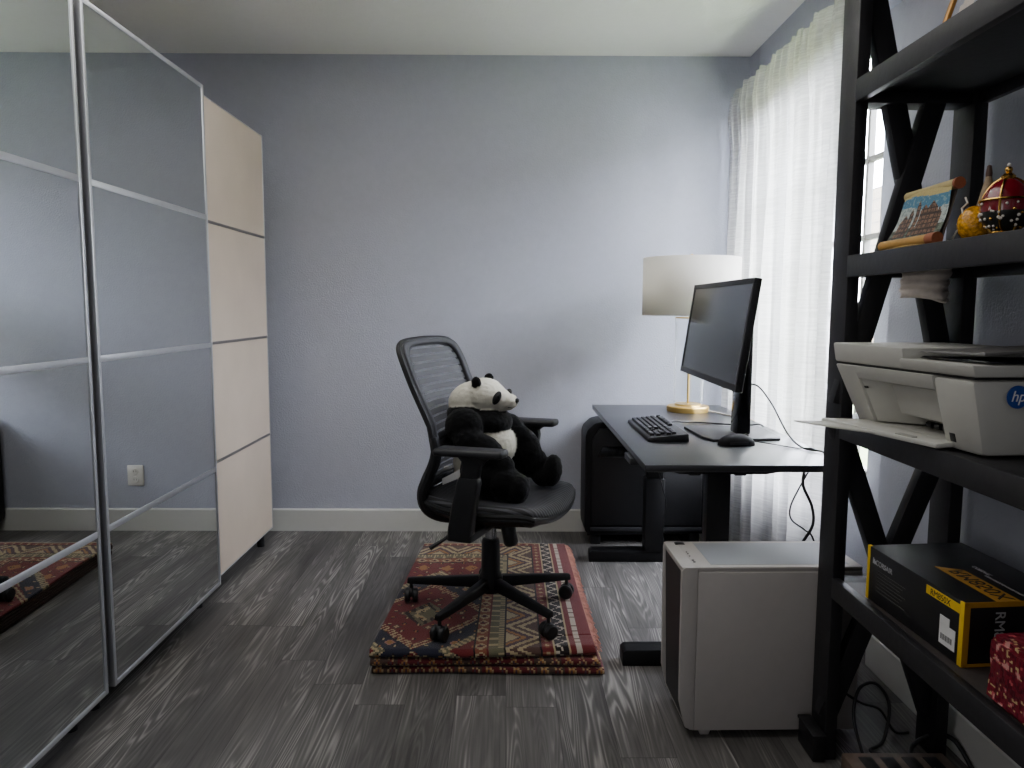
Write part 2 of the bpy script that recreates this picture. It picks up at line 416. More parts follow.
# ------------------------------------------------------------------ camera
FPX = 750.0; CH = 1.187
pitch = math.atan((384-308)/FPX); yaw = math.atan((512-507)/FPX*math.cos(pitch)); roll = .004
F = Vector((math.sin(yaw)*math.cos(pitch), math.cos(yaw)*math.cos(pitch), -math.sin(pitch)))
R0 = Vector((math.cos(yaw), -math.sin(yaw), 0)); U0 = R0.cross(F)
Rv = R0*math.cos(roll)+U0*math.sin(roll); Uv = -R0*math.sin(roll)+U0*math.cos(roll)
cam = bpy.data.cameras.new('camera'); co = bpy.data.objects.new('camera', cam); COL.objects.link(co)
cam.sensor_width = 36; cam.lens = FPX*36/1024; cam.clip_start = .02
co.matrix_world = Matrix(((Rv.x, Uv.x, -F.x, 0), (Rv.y, Uv.y, -F.y, 0), (Rv.z, Uv.z, -F.z, CH), (0, 0, 0, 1)))
S.camera = co

# ------------------------------------------------------------------ room shell
D = 3.92; XR = 1.222; XL = -1.86; YF = -1.3; H = 2.452
struct(MB().box((XL-.1, YF-.1, -.1), (XR+.2, D+.1, 0)).build('floor', M['floor'], smooth=0))
struct(MB().box((XL-.1, YF-.1, H), (XR+.2, D+.1, H+.1)).build('ceiling', M['ceil'], smooth=0))
struct(MB().box((XL-.1, D, 0), (XR+.2, D+.1, H)).build('wall_back', M['wall'], smooth=0))
struct(MB().box((XL-.1, YF, 0), (XL, D, H)).build('wall_left', M['wall'], smooth=0))
struct(MB().box((XL-.1, YF-.1, 0), (XR+.2, YF, H)).build('wall_front', M['wall'], smooth=0))
NY0, NY1, NZ = 2.42, 3.78, 2.20          # recess holding the window
WY0, WY1, WZ0, WZ1 = 2.655, 3.60, .55, 2.17
XN, XO = 1.30, 1.42
w = MB()
w.box((XR, YF, 0), (XO, NY0, H), .012, 3)
w.box((XR, NY1, 0), (XO, D, H)); w.box((XR, NY0-.02, NZ), (XO, NY1+.02, H))
w.box((XN, NY0-.01, 0), (XO, WY0, NZ+.01)); w.box((XN, WY1, 0), (XO, NY1+.01, NZ+.01))
w.box((XN, WY0, 0), (XO, WY1, WZ0)); w.box((XN, WY0, WZ1), (XO, WY1, NZ+.01))
struct(w.build('wall_right', M['wall'], smooth=0))
# baseboards with a small top bevel
bb = [(0, 0), (0, .113), (.006, .119), (.015, .119), (.015, 0)]
struct(MB().prism([(D-.015+p[0], p[1]) for p in bb], 0, XL, XR).build('baseboard_back', M['trim'], smooth=0))
struct(MB().prism([(XR-.015+p[0], p[1]) for p in bb], 1, YF, NY0-.012).build('baseboard_right', M['trim'], smooth=0))

# window
wr = thing('window_1', None, None, (XN, (WY0+WY1)/2, WZ0)); struct(wr)
fx0, fx1 = XN+.03, XN+.075
fr = MB()
for a, b in (((WY0, WZ0), (WY1, WZ0+.04)), ((WY0, WZ1-.04), (WY1, WZ1)), ((WY0, WZ0), (WY0+.04, WZ1)), ((WY1-.04, WZ0), (WY1, WZ1))):
    fr.box((fx0, a[0], a[1]), (fx1, b[0], b[1]), .004)
mid = (WZ0+WZ1)/2
fr.build('window_frame', M['vinyl'], wr)
gl = MB().box((fx0+.018, WY0+.03, WZ0+.03), (fx0+.022, WY1-.03, WZ1-.03)).build('pane', M['glass'], wr)
mu = MB()
for y in (2.85, 3.09, 3.33):
    mu.box((fx0+.008, y-.010, WZ0+.03), (fx0+.030, y+.010, WZ1-.03))
for z in (.885, 1.17, 1.455, 1.74, 2.0):
    mu.box((fx0+.010, WY0+.03, z-.010), (fx0+.028, WY1-.03, z+.010))
mu.build('glazing_bars', M['vinyl'], wr)
struct(MB().box((XN-.05, WY0-.03, WZ0-.03), (XN+.03, WY1+.03, WZ0), .005).build('trim_1', M['trim']))

# neighbouring house outside and the ground between
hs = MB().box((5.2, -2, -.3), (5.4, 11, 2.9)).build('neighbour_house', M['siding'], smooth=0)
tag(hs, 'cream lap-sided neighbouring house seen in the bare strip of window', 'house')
struct(MB().box((XO, -3, -.4), (12, 12, -.3)).build('ground', M['grass'], smooth=0))

# sheer curtain
def fold(y, z):
    g = y*2*PI
    w1 = math.sin(g/.19+.9*math.sin(y*5)); w1 = math.copysign(abs(w1)**.6, w1)
    a = .026*w1+.010*math.sin(g/.083+1.3+math.sin(y*9))+.008*math.sin(g/.41+.4)
    t = max(0., min(1., (2.12-z)/.9))
    k = max(0., 1-abs(z-2.13)/.16)
    return a*(.30+.8*t)+.007*math.sin(g/.052+z*2)*(1-t)*(1-t)-.016*k
CX = 1.115
def cf(u, v):
    y = 2.40+u*1.47; z = .02+v*2.215
    if z > 2.07: y += .007*math.sin(y*75)*(z-2.07)/.15
    e = .02*math.sin(v*9) * (u < .02)
    ztop = z+(.005*math.sin(y*88)+.004*math.sin(y*41) if v > .985 else 0)
    x = CX+fold(y, z)
    return (x, y+e, ztop)
c = MB().grid(cf, 420, 90).build('sheer_curtain', M['curtain'], smooth=80)
tag(c, 'floor-length white sheer linen curtain with gathered heading at the window', 'curtain')
rod = thing('curtain_rod', 'thin curtain rod threaded through the heading of the white sheer curtain', 'curtain rod', (CX, 3.1, 2.16))
MB().tube([(CX+.010, 2.36, 2.145), (CX+.010, 3.89, 2.145)], .006).build('pole', M['blackm'], rod)
for y in (2.385, 3.88):
    MB().box((CX+.008, y-.006, 2.135), (XR+.001, y+.006, 2.155), .002).build('bracket', M['blackm'], rod)

# wall outlet on the back wall behind the chair (seen in the mirror)
ot = thing('wall_outlet', 'white double power outlet low on the back wall behind the chair', 'power outlet', (-.292, D, .297))
MB().box((-.334, D-.007, .242), (-.250, D, .352), .004).build('plate', M['outlet'], ot)
for dz in (-.022, .022):
    f = MB().lathe([(0, .010), (.016, .010), (.017, .006)], (-.292, D, .297+dz), 20, Matrix.Rotation(PI/2, 4, 'X')).build('socket', M['outlet'], ot)
    g = MB()
    for dx in (-.006, .006): g.box((-.292+dx-.001, D-.0108, .297+dz-.004), (-.292+dx+.001, D-.0098, .297+dz+.006))
    g.build('slot', M['outletd'], f)

# ------------------------------------------------------------------ wardrobes
XB, XM, XW = -1.175, -1.126, -1.78
ZB, ZT = .096, 2.002
BARS = (.560, 1.042, 1.521)
def door(root, name, x, y0, y1, panel_mat, panel_name, bar_mat, z0=ZB, z1=ZT, bar_h=.018, st=.014, label=None):
    d = MB(); t = .022
    d.box((x-t, y0, z0), (x, y0+st, z1), .002); d.box((x-t, y1-st, z0), (x, y1, z1), .002)
    d.box((x-t, y0+st, z1-st), (x, y1-st, z1), .002); d.box((x-t, y0+st, z0), (x, y1-st, z0+st), .002)
    f = d.build(name, M['alu'], root)
    if label: f['label'] = label
    for b in BARS: MB().box((x-t, y0+st, b-bar_h/2), (x-.0005, y1-st, b+bar_h/2), .001).build('divider_bar', bar_mat, f)
    zs = [z0+st]+[k for b in BARS for k in (b-bar_h/2, b+bar_h/2)]+[z1-st]
    for k in range(4): MB().box((x-t+.003, y0+st, zs[2*k]), (x-.003, y1-st, zs[2*k+1])).build(panel_name, panel_mat, f, smooth=0)
    return f
def wardrobe(y0, y1, label):
    r = thing('sliding_wardrobe', label, 'wardrobe', (-1.45, (y0+y1)/2, 0))
    c = MB()
    c.box((XW, y0, .084), (XB-.03, y0+.018, 1.975), .001); c.box((XW, y1-.018, .084), (XB-.03, y1, 1.975), .001)
    c.box((XW, y0+.018, 1.957), (XB-.03, y1-.018, 1.975)); c.box((XW, y0+.018, .084), (XB-.03, y1-.018, .102)); c.box((XW, y0+.018, .09), (XW+.006, y1-.018, 1.96))
    c.build('cabinet', M['carcass'], r)
    MB().box((XB-.029, y0+.004, 1.945), (XB-.0225, y1-.004, 1.98), .002).build('top_rail', M['bronze'], r)
    MB().box((XB-.029, y0+.004, .090), (XB-.0225, y1-.004, .11), .002).build('bottom_rail', M['bronze'], r)
    for y in (y0+.06, y1-.05, (y0+y1)/2):
        for x in (XB-.05, XW+.08): MB().lathe([(.018, 0), (.018, .084), (0, .084)], (x, y, 0), 14).build('foot', M['blackp'], r)
    return r
wb = wardrobe(2.068, 3.698, 'far sliding wardrobe with one mirrored door and one pale beige panelled door')
door(wb, 'mirror_door', XM, 2.070, 2.876, M['mirror'], 'mirror_panel', M['alu'], label='mirrored sliding door with aluminium edges')
door(wb, 'beige_door', XB, 2.846, 3.694, M['beige'], 'beige_panel', M['darkbar'], .084, 2.002, .012, .004, label='pale beige sliding door of four panels')
MB().box((XB-.01, 2.069, .11), (XM-.03, 2.092, 1.98)).build('edge_channel', M['bronze'], wb)
wa = wardrobe(.43, 2.061, 'near sliding wardrobe with a mirrored door at the left edge of the view')
door(wa, 'mirror_door', XM, 1.222, 2.036, M['mirror'], 'mirror_panel', M['alu'])
door(wa, 'mirror_door', XB, .435, 1.251, M['mirror'], 'mirror_panel', M['alu'])
MB().box((XB-.01, 2.023, .11), (XM-.012, 2.059, 1.98)).build('edge_channel', M['bronze'], wa)

# ------------------------------------------------------------------ folded rug
RZ = .075
rugC = dict(red=(134, 38, 40), rust=(160, 84, 54), cream=(206, 182, 132), navy=(44, 46, 66), brown=(104, 72, 62), olive=(122, 116, 86), black=(40, 30, 32), white=(214, 196, 176), pink=(196, 132, 116), orange=(190, 128, 60), purple=(92, 58, 72))
for _k, _c in rugC.items():
    _g = sum(_c)/3; rugC[_k] = tuple(.88*(.80*v+.20*_g) for v in _c)
def rugcol(x, s):
    """x from left edge, s from the near fold"""
    R = rugC
    d = .74-x
    dd = min(d, 1.10-s+.155)
    if d < .030: return R['pink'] if math.sin(x*900) > -.2 else R['red']
    if d < .046: return R['red']
    if d < .064: return R['white'] if math.sin(s*160) > -.85 else R['brown']
    if d < .082: return R['red']
    q = s if dd == d else x
    if dd < .088: return R['cream']
    if dd < .132:
        a = (q/.062) % 1; b = (dd-.088)/.044
        h = abs(b-(.5+.36*math.sin(a*2*PI)))
        return R['white'] if h < .13 else R['black']
    if dd < .138: return R['cream']
    if dd < .178:
        a = abs((q/.04) % 1-.5)+abs((dd-.158)/.04)
        return R['cream'] if a < .2 else R['rust'] if a < .45 else R['red']
    if dd < .184: return R['black']
    if dd < .292:
        a = abs((q/.19) % 1*2-1); b = (dd-.184)/.108
        e = b-a
        if abs(e) < .11: return R['cream']
        if e > 0: return R['orange'] if abs(e-.42) < .09 else (R['purple'] if e < .6 else R['cream'])
        return R['brown'] if abs(e+.42) > .10 else R['cream']
    if dd < .299: return R['black']
    if dd < .318: return R['cream'] if math.sin(q*400) > .2 else R['olive']
    if dd < .350: return R['olive'] if math.sin(q*130) > -.7 else R['cream']
    if dd < .356: return R['red']
    if dd < .398:
        a = abs((q/.06) % 1-.5)*1.4+abs((dd-.377)/.042)
        return R['black'] if a < .16 else R['red'] if a < .34 else R['cream'] if a < .62 else R['rust']
    if dd < .403: return R['black']
    # field
    g2 = abs((x/.052) % 1-.5)+abs((s/.058) % 1-.5)
    if g2 < .13: return R['cream'] if (int(x/.052)+int(s/.058)) % 2 else R['orange']
    if g2 < .2: return R['black']
    m = abs(x-.14)/.25+abs(s-.30)/.30
    g = abs((x/.11) % 1-.5)+abs((s/.12) % 1-.5)
    if m < .22: return R['cream'] if g > .5 else R['olive']
    if m < .36: return R['black'] if math.sin(x*170+s*90) > 0 else R['olive']
    if m < .85:
        return R['cream'] if g < .10 else R['brown'] if g < .17 else R['red']
    if m < 1.0: return R['cream'] if math.sin((x-s)*260) > .1 else R['red']
    if m < 1.35: return R['orange'] if g < .14 else R['pink'] if g < .2 else R['navy']
    if m < 1.5: return R['olive'] if math.sin((x+s)*200) > .0 else R['cream']
    return R['red'] if g > .3 else R['orange']
def foldcol(x, s):
    R = rugC
    g = abs((x/.044) % 1-.5)+abs((s/.05) % 1-.5)
    if g < .14: return R['purple']
    if g < .26: return (96, 40, 40) if int(x/.044) % 2 else (150, 104, 60)
    if g < .36: return (168, 142, 104)
    return (92, 34, 38) if int(x/.088) % 3 else (74, 56, 50)
# section through the folds: top sheet, then back and forth
Y0, Y1 = 2.352, 3.47; LT = .0125
prof = []      # (y, z, s, layer)
nl = 6
def zl(k): return RZ-.0055-LT*k-(.001 if k > 1 else 0)-(.001 if k > 3 else 0)
for k in range(nl):
    ya, yb = (Y1, Y0) if k % 2 == 0 else (Y0, Y1)
    n = 136 if k == 0 else 30
    for i in range(n+1):
        y = ya+(yb-ya)*i/n
        if k == 0:
            z = zl(0)+.004*math.exp(-((y-Y0)/.05)**2)
        else: z = zl(k)
        prof.append((y, z, y-Y0, k))
    if k < nl-1:
        r = LT/2; cz = zl(k)-r; sg = -1 if k % 2 == 0 else 1
        for i in range(1, 6):
            a = PI/2+PI*i/6
            prof.append(((Y0 if sg < 0 else Y1)+sg*(-math.cos(a))*r*1.5*(1 if sg < 0 else .8), cz+math.sin(a)*r, -.01*i-.02*k, k+.5))
rb = bmesh.new()
NX = 118; rows = []
for j, (y, z, s, k) in enumerate(prof):
    t_ = (y-Y0)/1.09; x1 = .292+.006*k-.016*t_; x0 = -.446+.002*k+.055*t_
    row = []
    for i in range(NX+1):
        x = x0+(x1-x0)*i/NX
        wz = .0018*math.sin(x*19+y*11+k)+(.006*math.exp(-((x-.22)/.09)**2-((y-Y0)/.08)**2) if k < .3 else 0)
        wy = (.005*math.sin(x*7+int((k+.5)/2)*1.7)-.004*int((k+.5)/2)+(.014*max(0, x-.05)/.25 if k < 1 else 0))*(1 if y < Y0+.1 else 0)
        row.append(rb.verts.new((x, y+wy, max(z, .0065)+(wz if k < 1 else wz*.3))))
    rows.append(row)
fcol = []
for j in range(len(rows)-1):
    y, z, s, k = prof[j]
    for i in range(NX):
        rb.faces.new((rows[j][i], rows[j][i+1], rows[j+1][i+1], rows[j+1][i]))
        xx = .74*(i+.5)/NX
        fcol.append(rugcol(xx, abs(s)) if k < .9 else foldcol(xx, s+.004*j))
mb = MB(); mb.bm.free(); mb.bm = rb
rt = thing('folded_rug', 'patterned red, cream and navy wool rug folded into layers under the chair', 'rug', (-.06, 2.9, 0))
me = bpy.data.meshes.new('rug_body'); rb.to_mesh(me); rb.free()
ca = me.color_attributes.new('Col', 'FLOAT_COLOR', 'CORNER')
for p, cc in zip(me.polygons, fcol):
    cl = lin(cc)
    for li in p.loop_indices: ca.data[li].color = cl
me.materials.append(M['rug']); me.transform(Matrix.Translation((.06, -2.9, 0)))
for p in me.polygons: p.use_smooth = True
ro = bpy.data.objects.new('rug_body', me); COL.objects.link(ro); ro.parent = rt
md = ro.modifiers.new('solidify', 'SOLIDIFY'); md.thickness = .0098; md.offset = 0
fm = MB(); rnd = random.Random(3)
for k in range(210):
    y = 2.40+1.06*k/210; L_ = rnd.uniform(.018, .034)
    p = Vector((.292-.016*(y-2.38)/1.09, y, RZ-.004)); q = p+Vector((L_*.6, rnd.uniform(-.01, .01), -.006)); r_ = p+Vector((L_, rnd.uniform(-.012, .012), -.022))
    fm.tube([p, q, r_], .0015, 4)
fo = fm.build('fringe', mat('pink_fringe', (206, 150, 134), .9, vary=.2), rt); fo['kind'] = 'stuff'

# ------------------------------------------------------------------ office chair
CC = (-.058, 2.68, 0); CRZ = math.radians(-22)
ch = thing('office_chair', 'black mesh-back swivel office chair on a five-star castor base', 'office chair', (CC[0], CC[1], RZ), CRZ)
def cl_(o):                   # parts below are written in chair space with z above the room floor
    o.data.transform(Matrix.Translation((0, 0, -RZ))); return o
def cbuild(mb, name, m, parent=ch, **kw):
    return cl_(mb.build(name, m, parent, world=False, **kw))
# base
hub = MB().lathe([(0, .150), (.042, .150), (.046, .165), (.044, .205), (.035, .225), (.033, .335), (.030, .345), (0, .345)], seg=28)
hubo = cbuild(hub, 'base_hub', M['blackm'])
cbuild(MB().lathe([(.021, .35), (.021, .43), (0, .43)], seg=20), 'gas_lift', M['chrome'])
for k in range(5):
    a = math.radians(-4+72*k)-CRZ+math.radians(22)*0+math.radians(24-18)*0
    a = math.radians(18+4+72*k)-CRZ
    d = Vector((math.cos(a), math.sin(a), 0)); n = Vector((-d.y, d.x, 0))
    def ring(r, w, z0, z1): return [d*r+n*w+Vector((0, 0, z0)), d*r-n*w+Vector((0, 0, z0)), d*r-n*w*.72+Vector((0, 0, z1)), d*r+n*w*.72+Vector((0, 0, z1))]
    A = ring(.030, .021, .162, .206); B = ring(.325, .015, .148, .170)
    l = MB().hexa([A[0], A[1], B[1], B[0], A[3], A[2], B[2], B[3]], .005)
    leg = cbuild(l, 'base_leg', M['blackm'])
    cs = MB(); cpos = d*.312
    sw = a+.9+k*1.3
    ax = Vector((math.cos(sw), math.sin(sw), 0))
    rotm = Matrix.Rotation(math.atan2(ax.y, ax.x), 4, 'Z') @ Matrix.Rotation(PI/2, 4, 'Y')
    for sgn in (-1, 1):
        cs.lathe([(0, -.011), (.021, -.011), (.027, -.006), (.027, .006), (.021, .011), (0, .011)], cpos+ax*.015*sgn+Vector((0, 0, RZ+.0275)), 20, rotm)
    cs.tube([cpos+Vector((0, 0, RZ+.028)), cpos+Vector((0, 0, .16))], .007, 10)
    cs.ball(cpos+Vector((0, 0, RZ+.038)), (.018, .018, .020), 12)
    cbuild(cs, 'caster', M['blackp'], leg)
# mechanism, knob, lever
cbuild(MB().box((-.13, -.075, .405), (.09, .075, .462), .012).box((-.05, -.05, .425), (.13, .05, .47), .01), 'tilt_mechanism', M['blackp'])
cbuild(MB().lathe([(0, 0), (.020, 0), (.026, .01), (.026, .075), (.02, .085), (0, .085)], (.118, -.090, .362), 22, Matrix.Rotation(math.radians(-12), 4, 'Y')), 'tension_knob', M['blackp'])
cbuild(MB().tube([(-.02, -.06, .425), (-.05, -.18, .42), (-.075, -.235, .40), (-.115, -.255, .372)], [.006, .006, .006, .009], 8, 5), 'height_lever', M['blackp'])
# seat
SX0, SX1, SW = -.195, .270, .245
def seat_xy(u, v):
    a, b = u*2-1, v*2-1
    # square to squircle so that corners round off
    x = a*math.sqrt(1-.24*b*b); y = b*math.sqrt(1-.24*a*a)
    return (SX0+SX1)/2+x*(SX1-SX0)/2*1.03, y*SW*1.02, max(abs(a), abs(b)), a, b
def seat_top(u, v):
    x, y, e, a, b = seat_xy(u, v)
    z = .522+.012*(b*b)-.008*(1-abs(a))+.02*(abs(a)**3)*(a < 0)
    z -= .034*max(0, (x-.19)/.1)**2
    z += .010*max(0, 1-abs(a))*0
    z -= .018*max(0., (e-.9)/.1)**2
    return (x, y, z)
st = MB().grid(seat_top, 40, 40)
cbuild(st, 'seat', M['seatnet'], smooth=60, solid=.012)
def seat_shell(u, v):
    x, y, e, a, b = seat_xy(u, v)
    z = seat_top(u, v)[2]-.004
    k = max(0., 1-e**4)
    z2 = .462-.012*math.sin((a+.3)*2.4)
    z = (z-.012)*(1-k)+min(z-.02, z2)*k
    if e > .8: z -= .020*(1-abs((e-.9)/.1))
    return (x*1.0, y*1.0, z)
cbuild(MB().grid(seat_shell, 36, 36), 'seat_shell', M['blackp'], smooth=60, solid=.012)
rim = [];
for k in range(64):
    t = k/64*4; 
    u, v = ((t, 0) if t < 1 else (1, t-1) if t < 2 else (3-t, 1) if t < 3 else (0, 4-t))
    x, y, z = seat_top(u, v); rim.append((x, y, z-.006))
rim.append(rim[0])
cbuild(MB().tube(rim, .011, 8, caps=False), 'seat_rim', M['blackp'])
# back: side path (x,z) from the top down to under the seat
bp = [(-.252, 1.060), (-.222, 1.00), (-.188, .920), (-.155, .850), (-.122, .785), (-.096, .725), (-.104, .660), (-.126, .607), (-.146, .552), (-.142, .494), (-.108, .458), (-.050, .445)]
def path(t, P=bp):
    f = t*(len(P)-1); i = min(int(f), len(P)-2); q = f-i
    a, b, c_, d = [Vector(P[max(0, min(len(P)-1, i+k))]) for k in (-1, 0, 1, 2)]
    return .5*((2*b)+(c_-a)*q+(2*a-5*b+4*c_-d)*q*q+(3*b-a-3*c_+d)*q**3)
TB = 8/11           # the netted back ends here
def backpt(s, t, inset=0.):
    """s across -1..1, t down 0..1 over the netted part"""
    p = path(t*TB)
    w_ = .232-.012*math.sin(t*PI)
    y = s*w_
    return Vector((p.x-.050*(1-s*s)*min(1, .25+t*1.2), y, p.y+.012*(1-s*s)*(1 if t < .02 else 1-t)))
def round_uv(k, n, ins):
    """closed rounded-rectangle loop in (s,t) space"""
    R = .30; a = 2*PI*k/n
    ca_, sa_ = math.cos(a), math.sin(a); e = .30
    s_ = math.copysign(abs(ca_)**e, ca_); t_ = math.copysign(abs(sa_)**e, sa_)
    return s_*(1-ins), .5+.5*t_*(1-ins*.82)
NB = 96
bf = bmesh.new(); loops = []
for ins in (0, .04, .08, .12):
    loops.append([bf.verts.new(backpt(*round_uv(k, NB, ins))) for k in range(NB)])
for A, B in zip(loops, loops[1:]):
    for k in range(NB): bf.faces.new((A[k], A[(k+1) % NB], B[(k+1) % NB], B[k]))
b2 = MB(); b2.bm.free(); b2.bm = bf
cbuild(b2, 'back_border', M['frame'], smooth=60, solid=.022)
bn = bmesh.new(); NR = 14; prev = None; ctr = None; rings_ = []
for q in range(NR):
    ins = .11+(1-.11)*q/NR
    rings_.append([bn.verts.new(backpt(*round_uv(k, NB, ins))) for k in range(NB)])
cv = bn.verts.new(backpt(0, .5))
for A, B in zip(rings_, rings_[1:]):
    for k in range(NB): bn.faces.new((A[k], A[(k+1) % NB], B[(k+1) % NB], B[k]))
for k in range(NB): bn.faces.new((rings_[-1][k], rings_[-1][(k+1) % NB], cv))
b3 = MB(); b3.bm.free(); b3.bm = bn
cbuild(b3, 'back_netting', M['netting'], smooth=80)
out_ = [backpt(*round_uv(k, NB, 0))+Vector((-.008, 0, 0)) for k in range(NB)]; out_.append(out_[0])
cbuild(MB().tube(out_, .0125, 8, caps=False), 'back_frame', M['blackp'])
for sg in (-1, 1):
    rail = [];
    for k in range(15):
        t = .42+.58*k/14; p = path(t)
        rail.append(Vector((p.x-.012, sg*(.226-.10*max(0, (t-.72)/.28)**1.5), p.y)))
    cbuild(MB().tube(rail, [.013+.008*math.sin(PI*min(1, k/14)) for k in range(15)], 10, 2), 'back_upright', M['blackp'])
# lumbar bar behind the netting
cbuild(MB().grid(lambda u, v: backpt(-.95+1.9*u, .60+.13*v)+Vector((-.020, 0, 0)), 20, 4), 'lumbar_support', M['blackp'], smooth=60, solid=.012)
# arms
def loft(secs, n=20, e=.45):
    """secs: (x, y, z, half-x, half-y); rounded rectangles joined into one skin"""
    m = MB(); R = []
    for (x, y, z, a, b) in secs:
        r = []
        for k in range(n):
            t = 2*PI*k/n; c_, s_ = math.cos(t), math.sin(t)
            r.append(m.bm.verts.new((x+a*math.copysign(abs(c_)**e, c_), y+b*math.copysign(abs(s_)**e, s_), z)))
        R.append(r)
    for A, B in zip(R, R[1:]):
        for k in range(n): m.bm.faces.new((A[k], A[(k+1) % n], B[(k+1) % n], B[k]))
    m.bm.faces.new(R[0][::-1]); m.bm.faces.new(R[-1]); return m
for sg in (-1, 1):
    y = sg*.285; dz = 0 if sg < 0 else .020; dx = 0 if sg < 0 else -.016
    up = loft([(.012, y, .428, .040, .024), (.016, y, .45, .044, .026), (.030, y, .54, .042, .026), (.046, y, .62, .040, .025), (.049, y, .638, .034, .022)])
    up.box((-.03, y-.018 if sg < 0 else .08, .420), (.06, -.08 if sg < 0 else y+.018, .450), .008)
    cbuild(up, 'arm_upright', M['blackp'])
    cbuild(loft([(.048, y, .630, .033, .020), (.056, y, .672+dz, .032, .020), (.062+dx, y, .692+dz, .040, .022), (.066+dx, y, .710+dz, .062, .026)]), 'arm_post', M['blackp'])
    cbuild(MB().hexa([(p_[0]+dx, y+p_[1], p_[2]+dz) for p_ in ((-.070, -.042, .706), (.172, -.036, .709), (.172, .036, .709), (-.070, .042, .706), (-.070, -.042, .731), (.172, -.036, .736), (.172, .036, .736), (-.070, .042, .731))], .011, 3), 'arm_pad', M['greyp'])

# ------------------------------------------------------------------ plush panda (in chair space)
pd = thing('plush_panda', 'black and white plush panda sitting on the seat of the office chair', 'soft toy', (CC[0], CC[1], .525), CRZ)
W_, K_ = (222, 218, 202), (4, 4, 5)
def rY(d): return Matrix.Rotation(math.radians(d), 4, 'Y')
EL = [  # centre, radii, pitch, colour
    ((-.024, 0, .872), (.080, .074, .065), 6, W_), ((.034, 0, .860), (.042, .050, .042), 0, W_), ((.074, 0, .856), (.029, .030, .027), 6, W_),
    ((-.080, 0, .856), (.086, .076, .064), -22, W_), ((.070, 0, .838), (.019, .022, .015), 0, W_),
    ((-.068, 0, .775), (.092, .112, .078), 0, K_), ((-.085, 0, .812), (.084, .088, .045), -8, K_),
    ((-.040, 0, .640), (.100, .106, .125), 8, W_), ((.012, 0, .695), (.080, .080, .085), 0, W_), ((.000, 0, .785), (.080, .086, .052), 10, K_),
    ((-.060, -.100, .770), (.072, .050, .068), 0, K_), ((-.030, -.116, .725), (.072, .044, .056), 40, K_), ((.040, -.118, .690), (.078, .042, .052), 42, K_), ((.092, -.112, .645), (.045, .038, .042), 30, K_),
    ((-.030, .105, .770), (.060, .048, .062), 0, K_), ((.035, .100, .752), (.062, .044, .044), 25, K_), ((.085, .080, .722), (.045, .036, .038), 25, K_),
    ((.030, -.100, .608), (.105, .062, .078), 16, K_), ((.105, -.118, .588), (.068, .052, .060), 18, K_), ((.155, -.122, .572), (.038, .048, .054), 10, K_),
    ((.066, .100, .672), (.095, .058, .082), 30, K_), ((.118, .112, .622), (.060, .050, .058), 22, K_), ((.198, .112, .594), (.036, .044, .060), 6, K_), ((.165, .112, .575), (.05, .044, .044), 0, K_),
    ((-.032, -.058, .925), (.020, .013, .022), 0, K_), ((-.032, .058, .929), (.020, .013, .022), 0, K_),
]
pm = MB()
for c_, r_, a_, k_ in EL: pm.ball(c_, r_, 24, rY(a_))
tmpm = bpy.data.meshes.new('tmp'); pm.bm.to_mesh(tmpm); pm.bm.free()
to = bpy.data.objects.new('tmp', tmpm); COL.objects.link(to)
md = to.modifiers.new('r', 'REMESH'); md.mode = 'VOXEL'; md.voxel_size = .0052
md = to.modifiers.new('s', 'SMOOTH'); md.factor = .5; md.iterations = 5
bme = bpy.data.meshes.new_from_object(to.evaluated_get(bpy.context.evaluated_depsgraph_get()))
bpy.data.objects.remove(to)
inv = [((Matrix.Translation(c_) @ rY(a_) @ Matrix.Diagonal((*r_, 1))).inverted(), k_) for c_, r_, a_, k_ in EL]
ca = bme.color_attributes.new('Col', 'FLOAT_COLOR', 'POINT')
LW, LK = lin(W_), lin(K_)
for v in bme.vertices:
    best = min(inv, key=lambda q: (q[0] @ v.co).length)
    ca.data[v.index].color = LW if best[1] is W_ else LK
# slightly tufted fur
for v in bme.vertices: v.co += v.normal*(.0022*mnoise.noise(v.co*90))
for p in bme.polygons: p.use_smooth = True
bme.materials.clear(); bme.materials.append(M['plush']); bme.transform(Matrix.Translation((0, 0, -.525)))
po = bpy.data.objects.new('body', bme); COL.objects.link(po); po.parent = pd
def pbuild(mb, name, m, **kw):
    o = mb.build(name, m, pd, world=False, **kw); o.data.transform(Matrix.Translation((0, 0, -.525))); return o
for sg in (-1, 1):
    pbuild(MB().ball((.044, sg*.0490, .872), (.014, .012, .027), 16, rY(28)), 'eye_patch', M['blackp'])
    pbuild(MB().ball((.052, sg*.0555, .879), .0055, 12), 'eye', M['blackg'])
pbuild(MB().ball((.100, 0, .860), (.009, .013, .009), 14), 'nose', M['blackg'])
pbuild(MB().tube([(.102, 0, .851), (.090, -.012, .839), (.074, -.022, .837)], .0018, 6, 3), 'mouth', M['blackp'])
pbuild(MB().hexa([(-.112, -.165, .572), (-.052, -.155, .600), (-.052, -.153, .600), (-.112, -.163, .572), (-.114, -.165, .594), (-.050, -.155, .630), (-.050, -.153, .630), (-.114, -.163, .594)]), 'care_tag', M['whitep'])

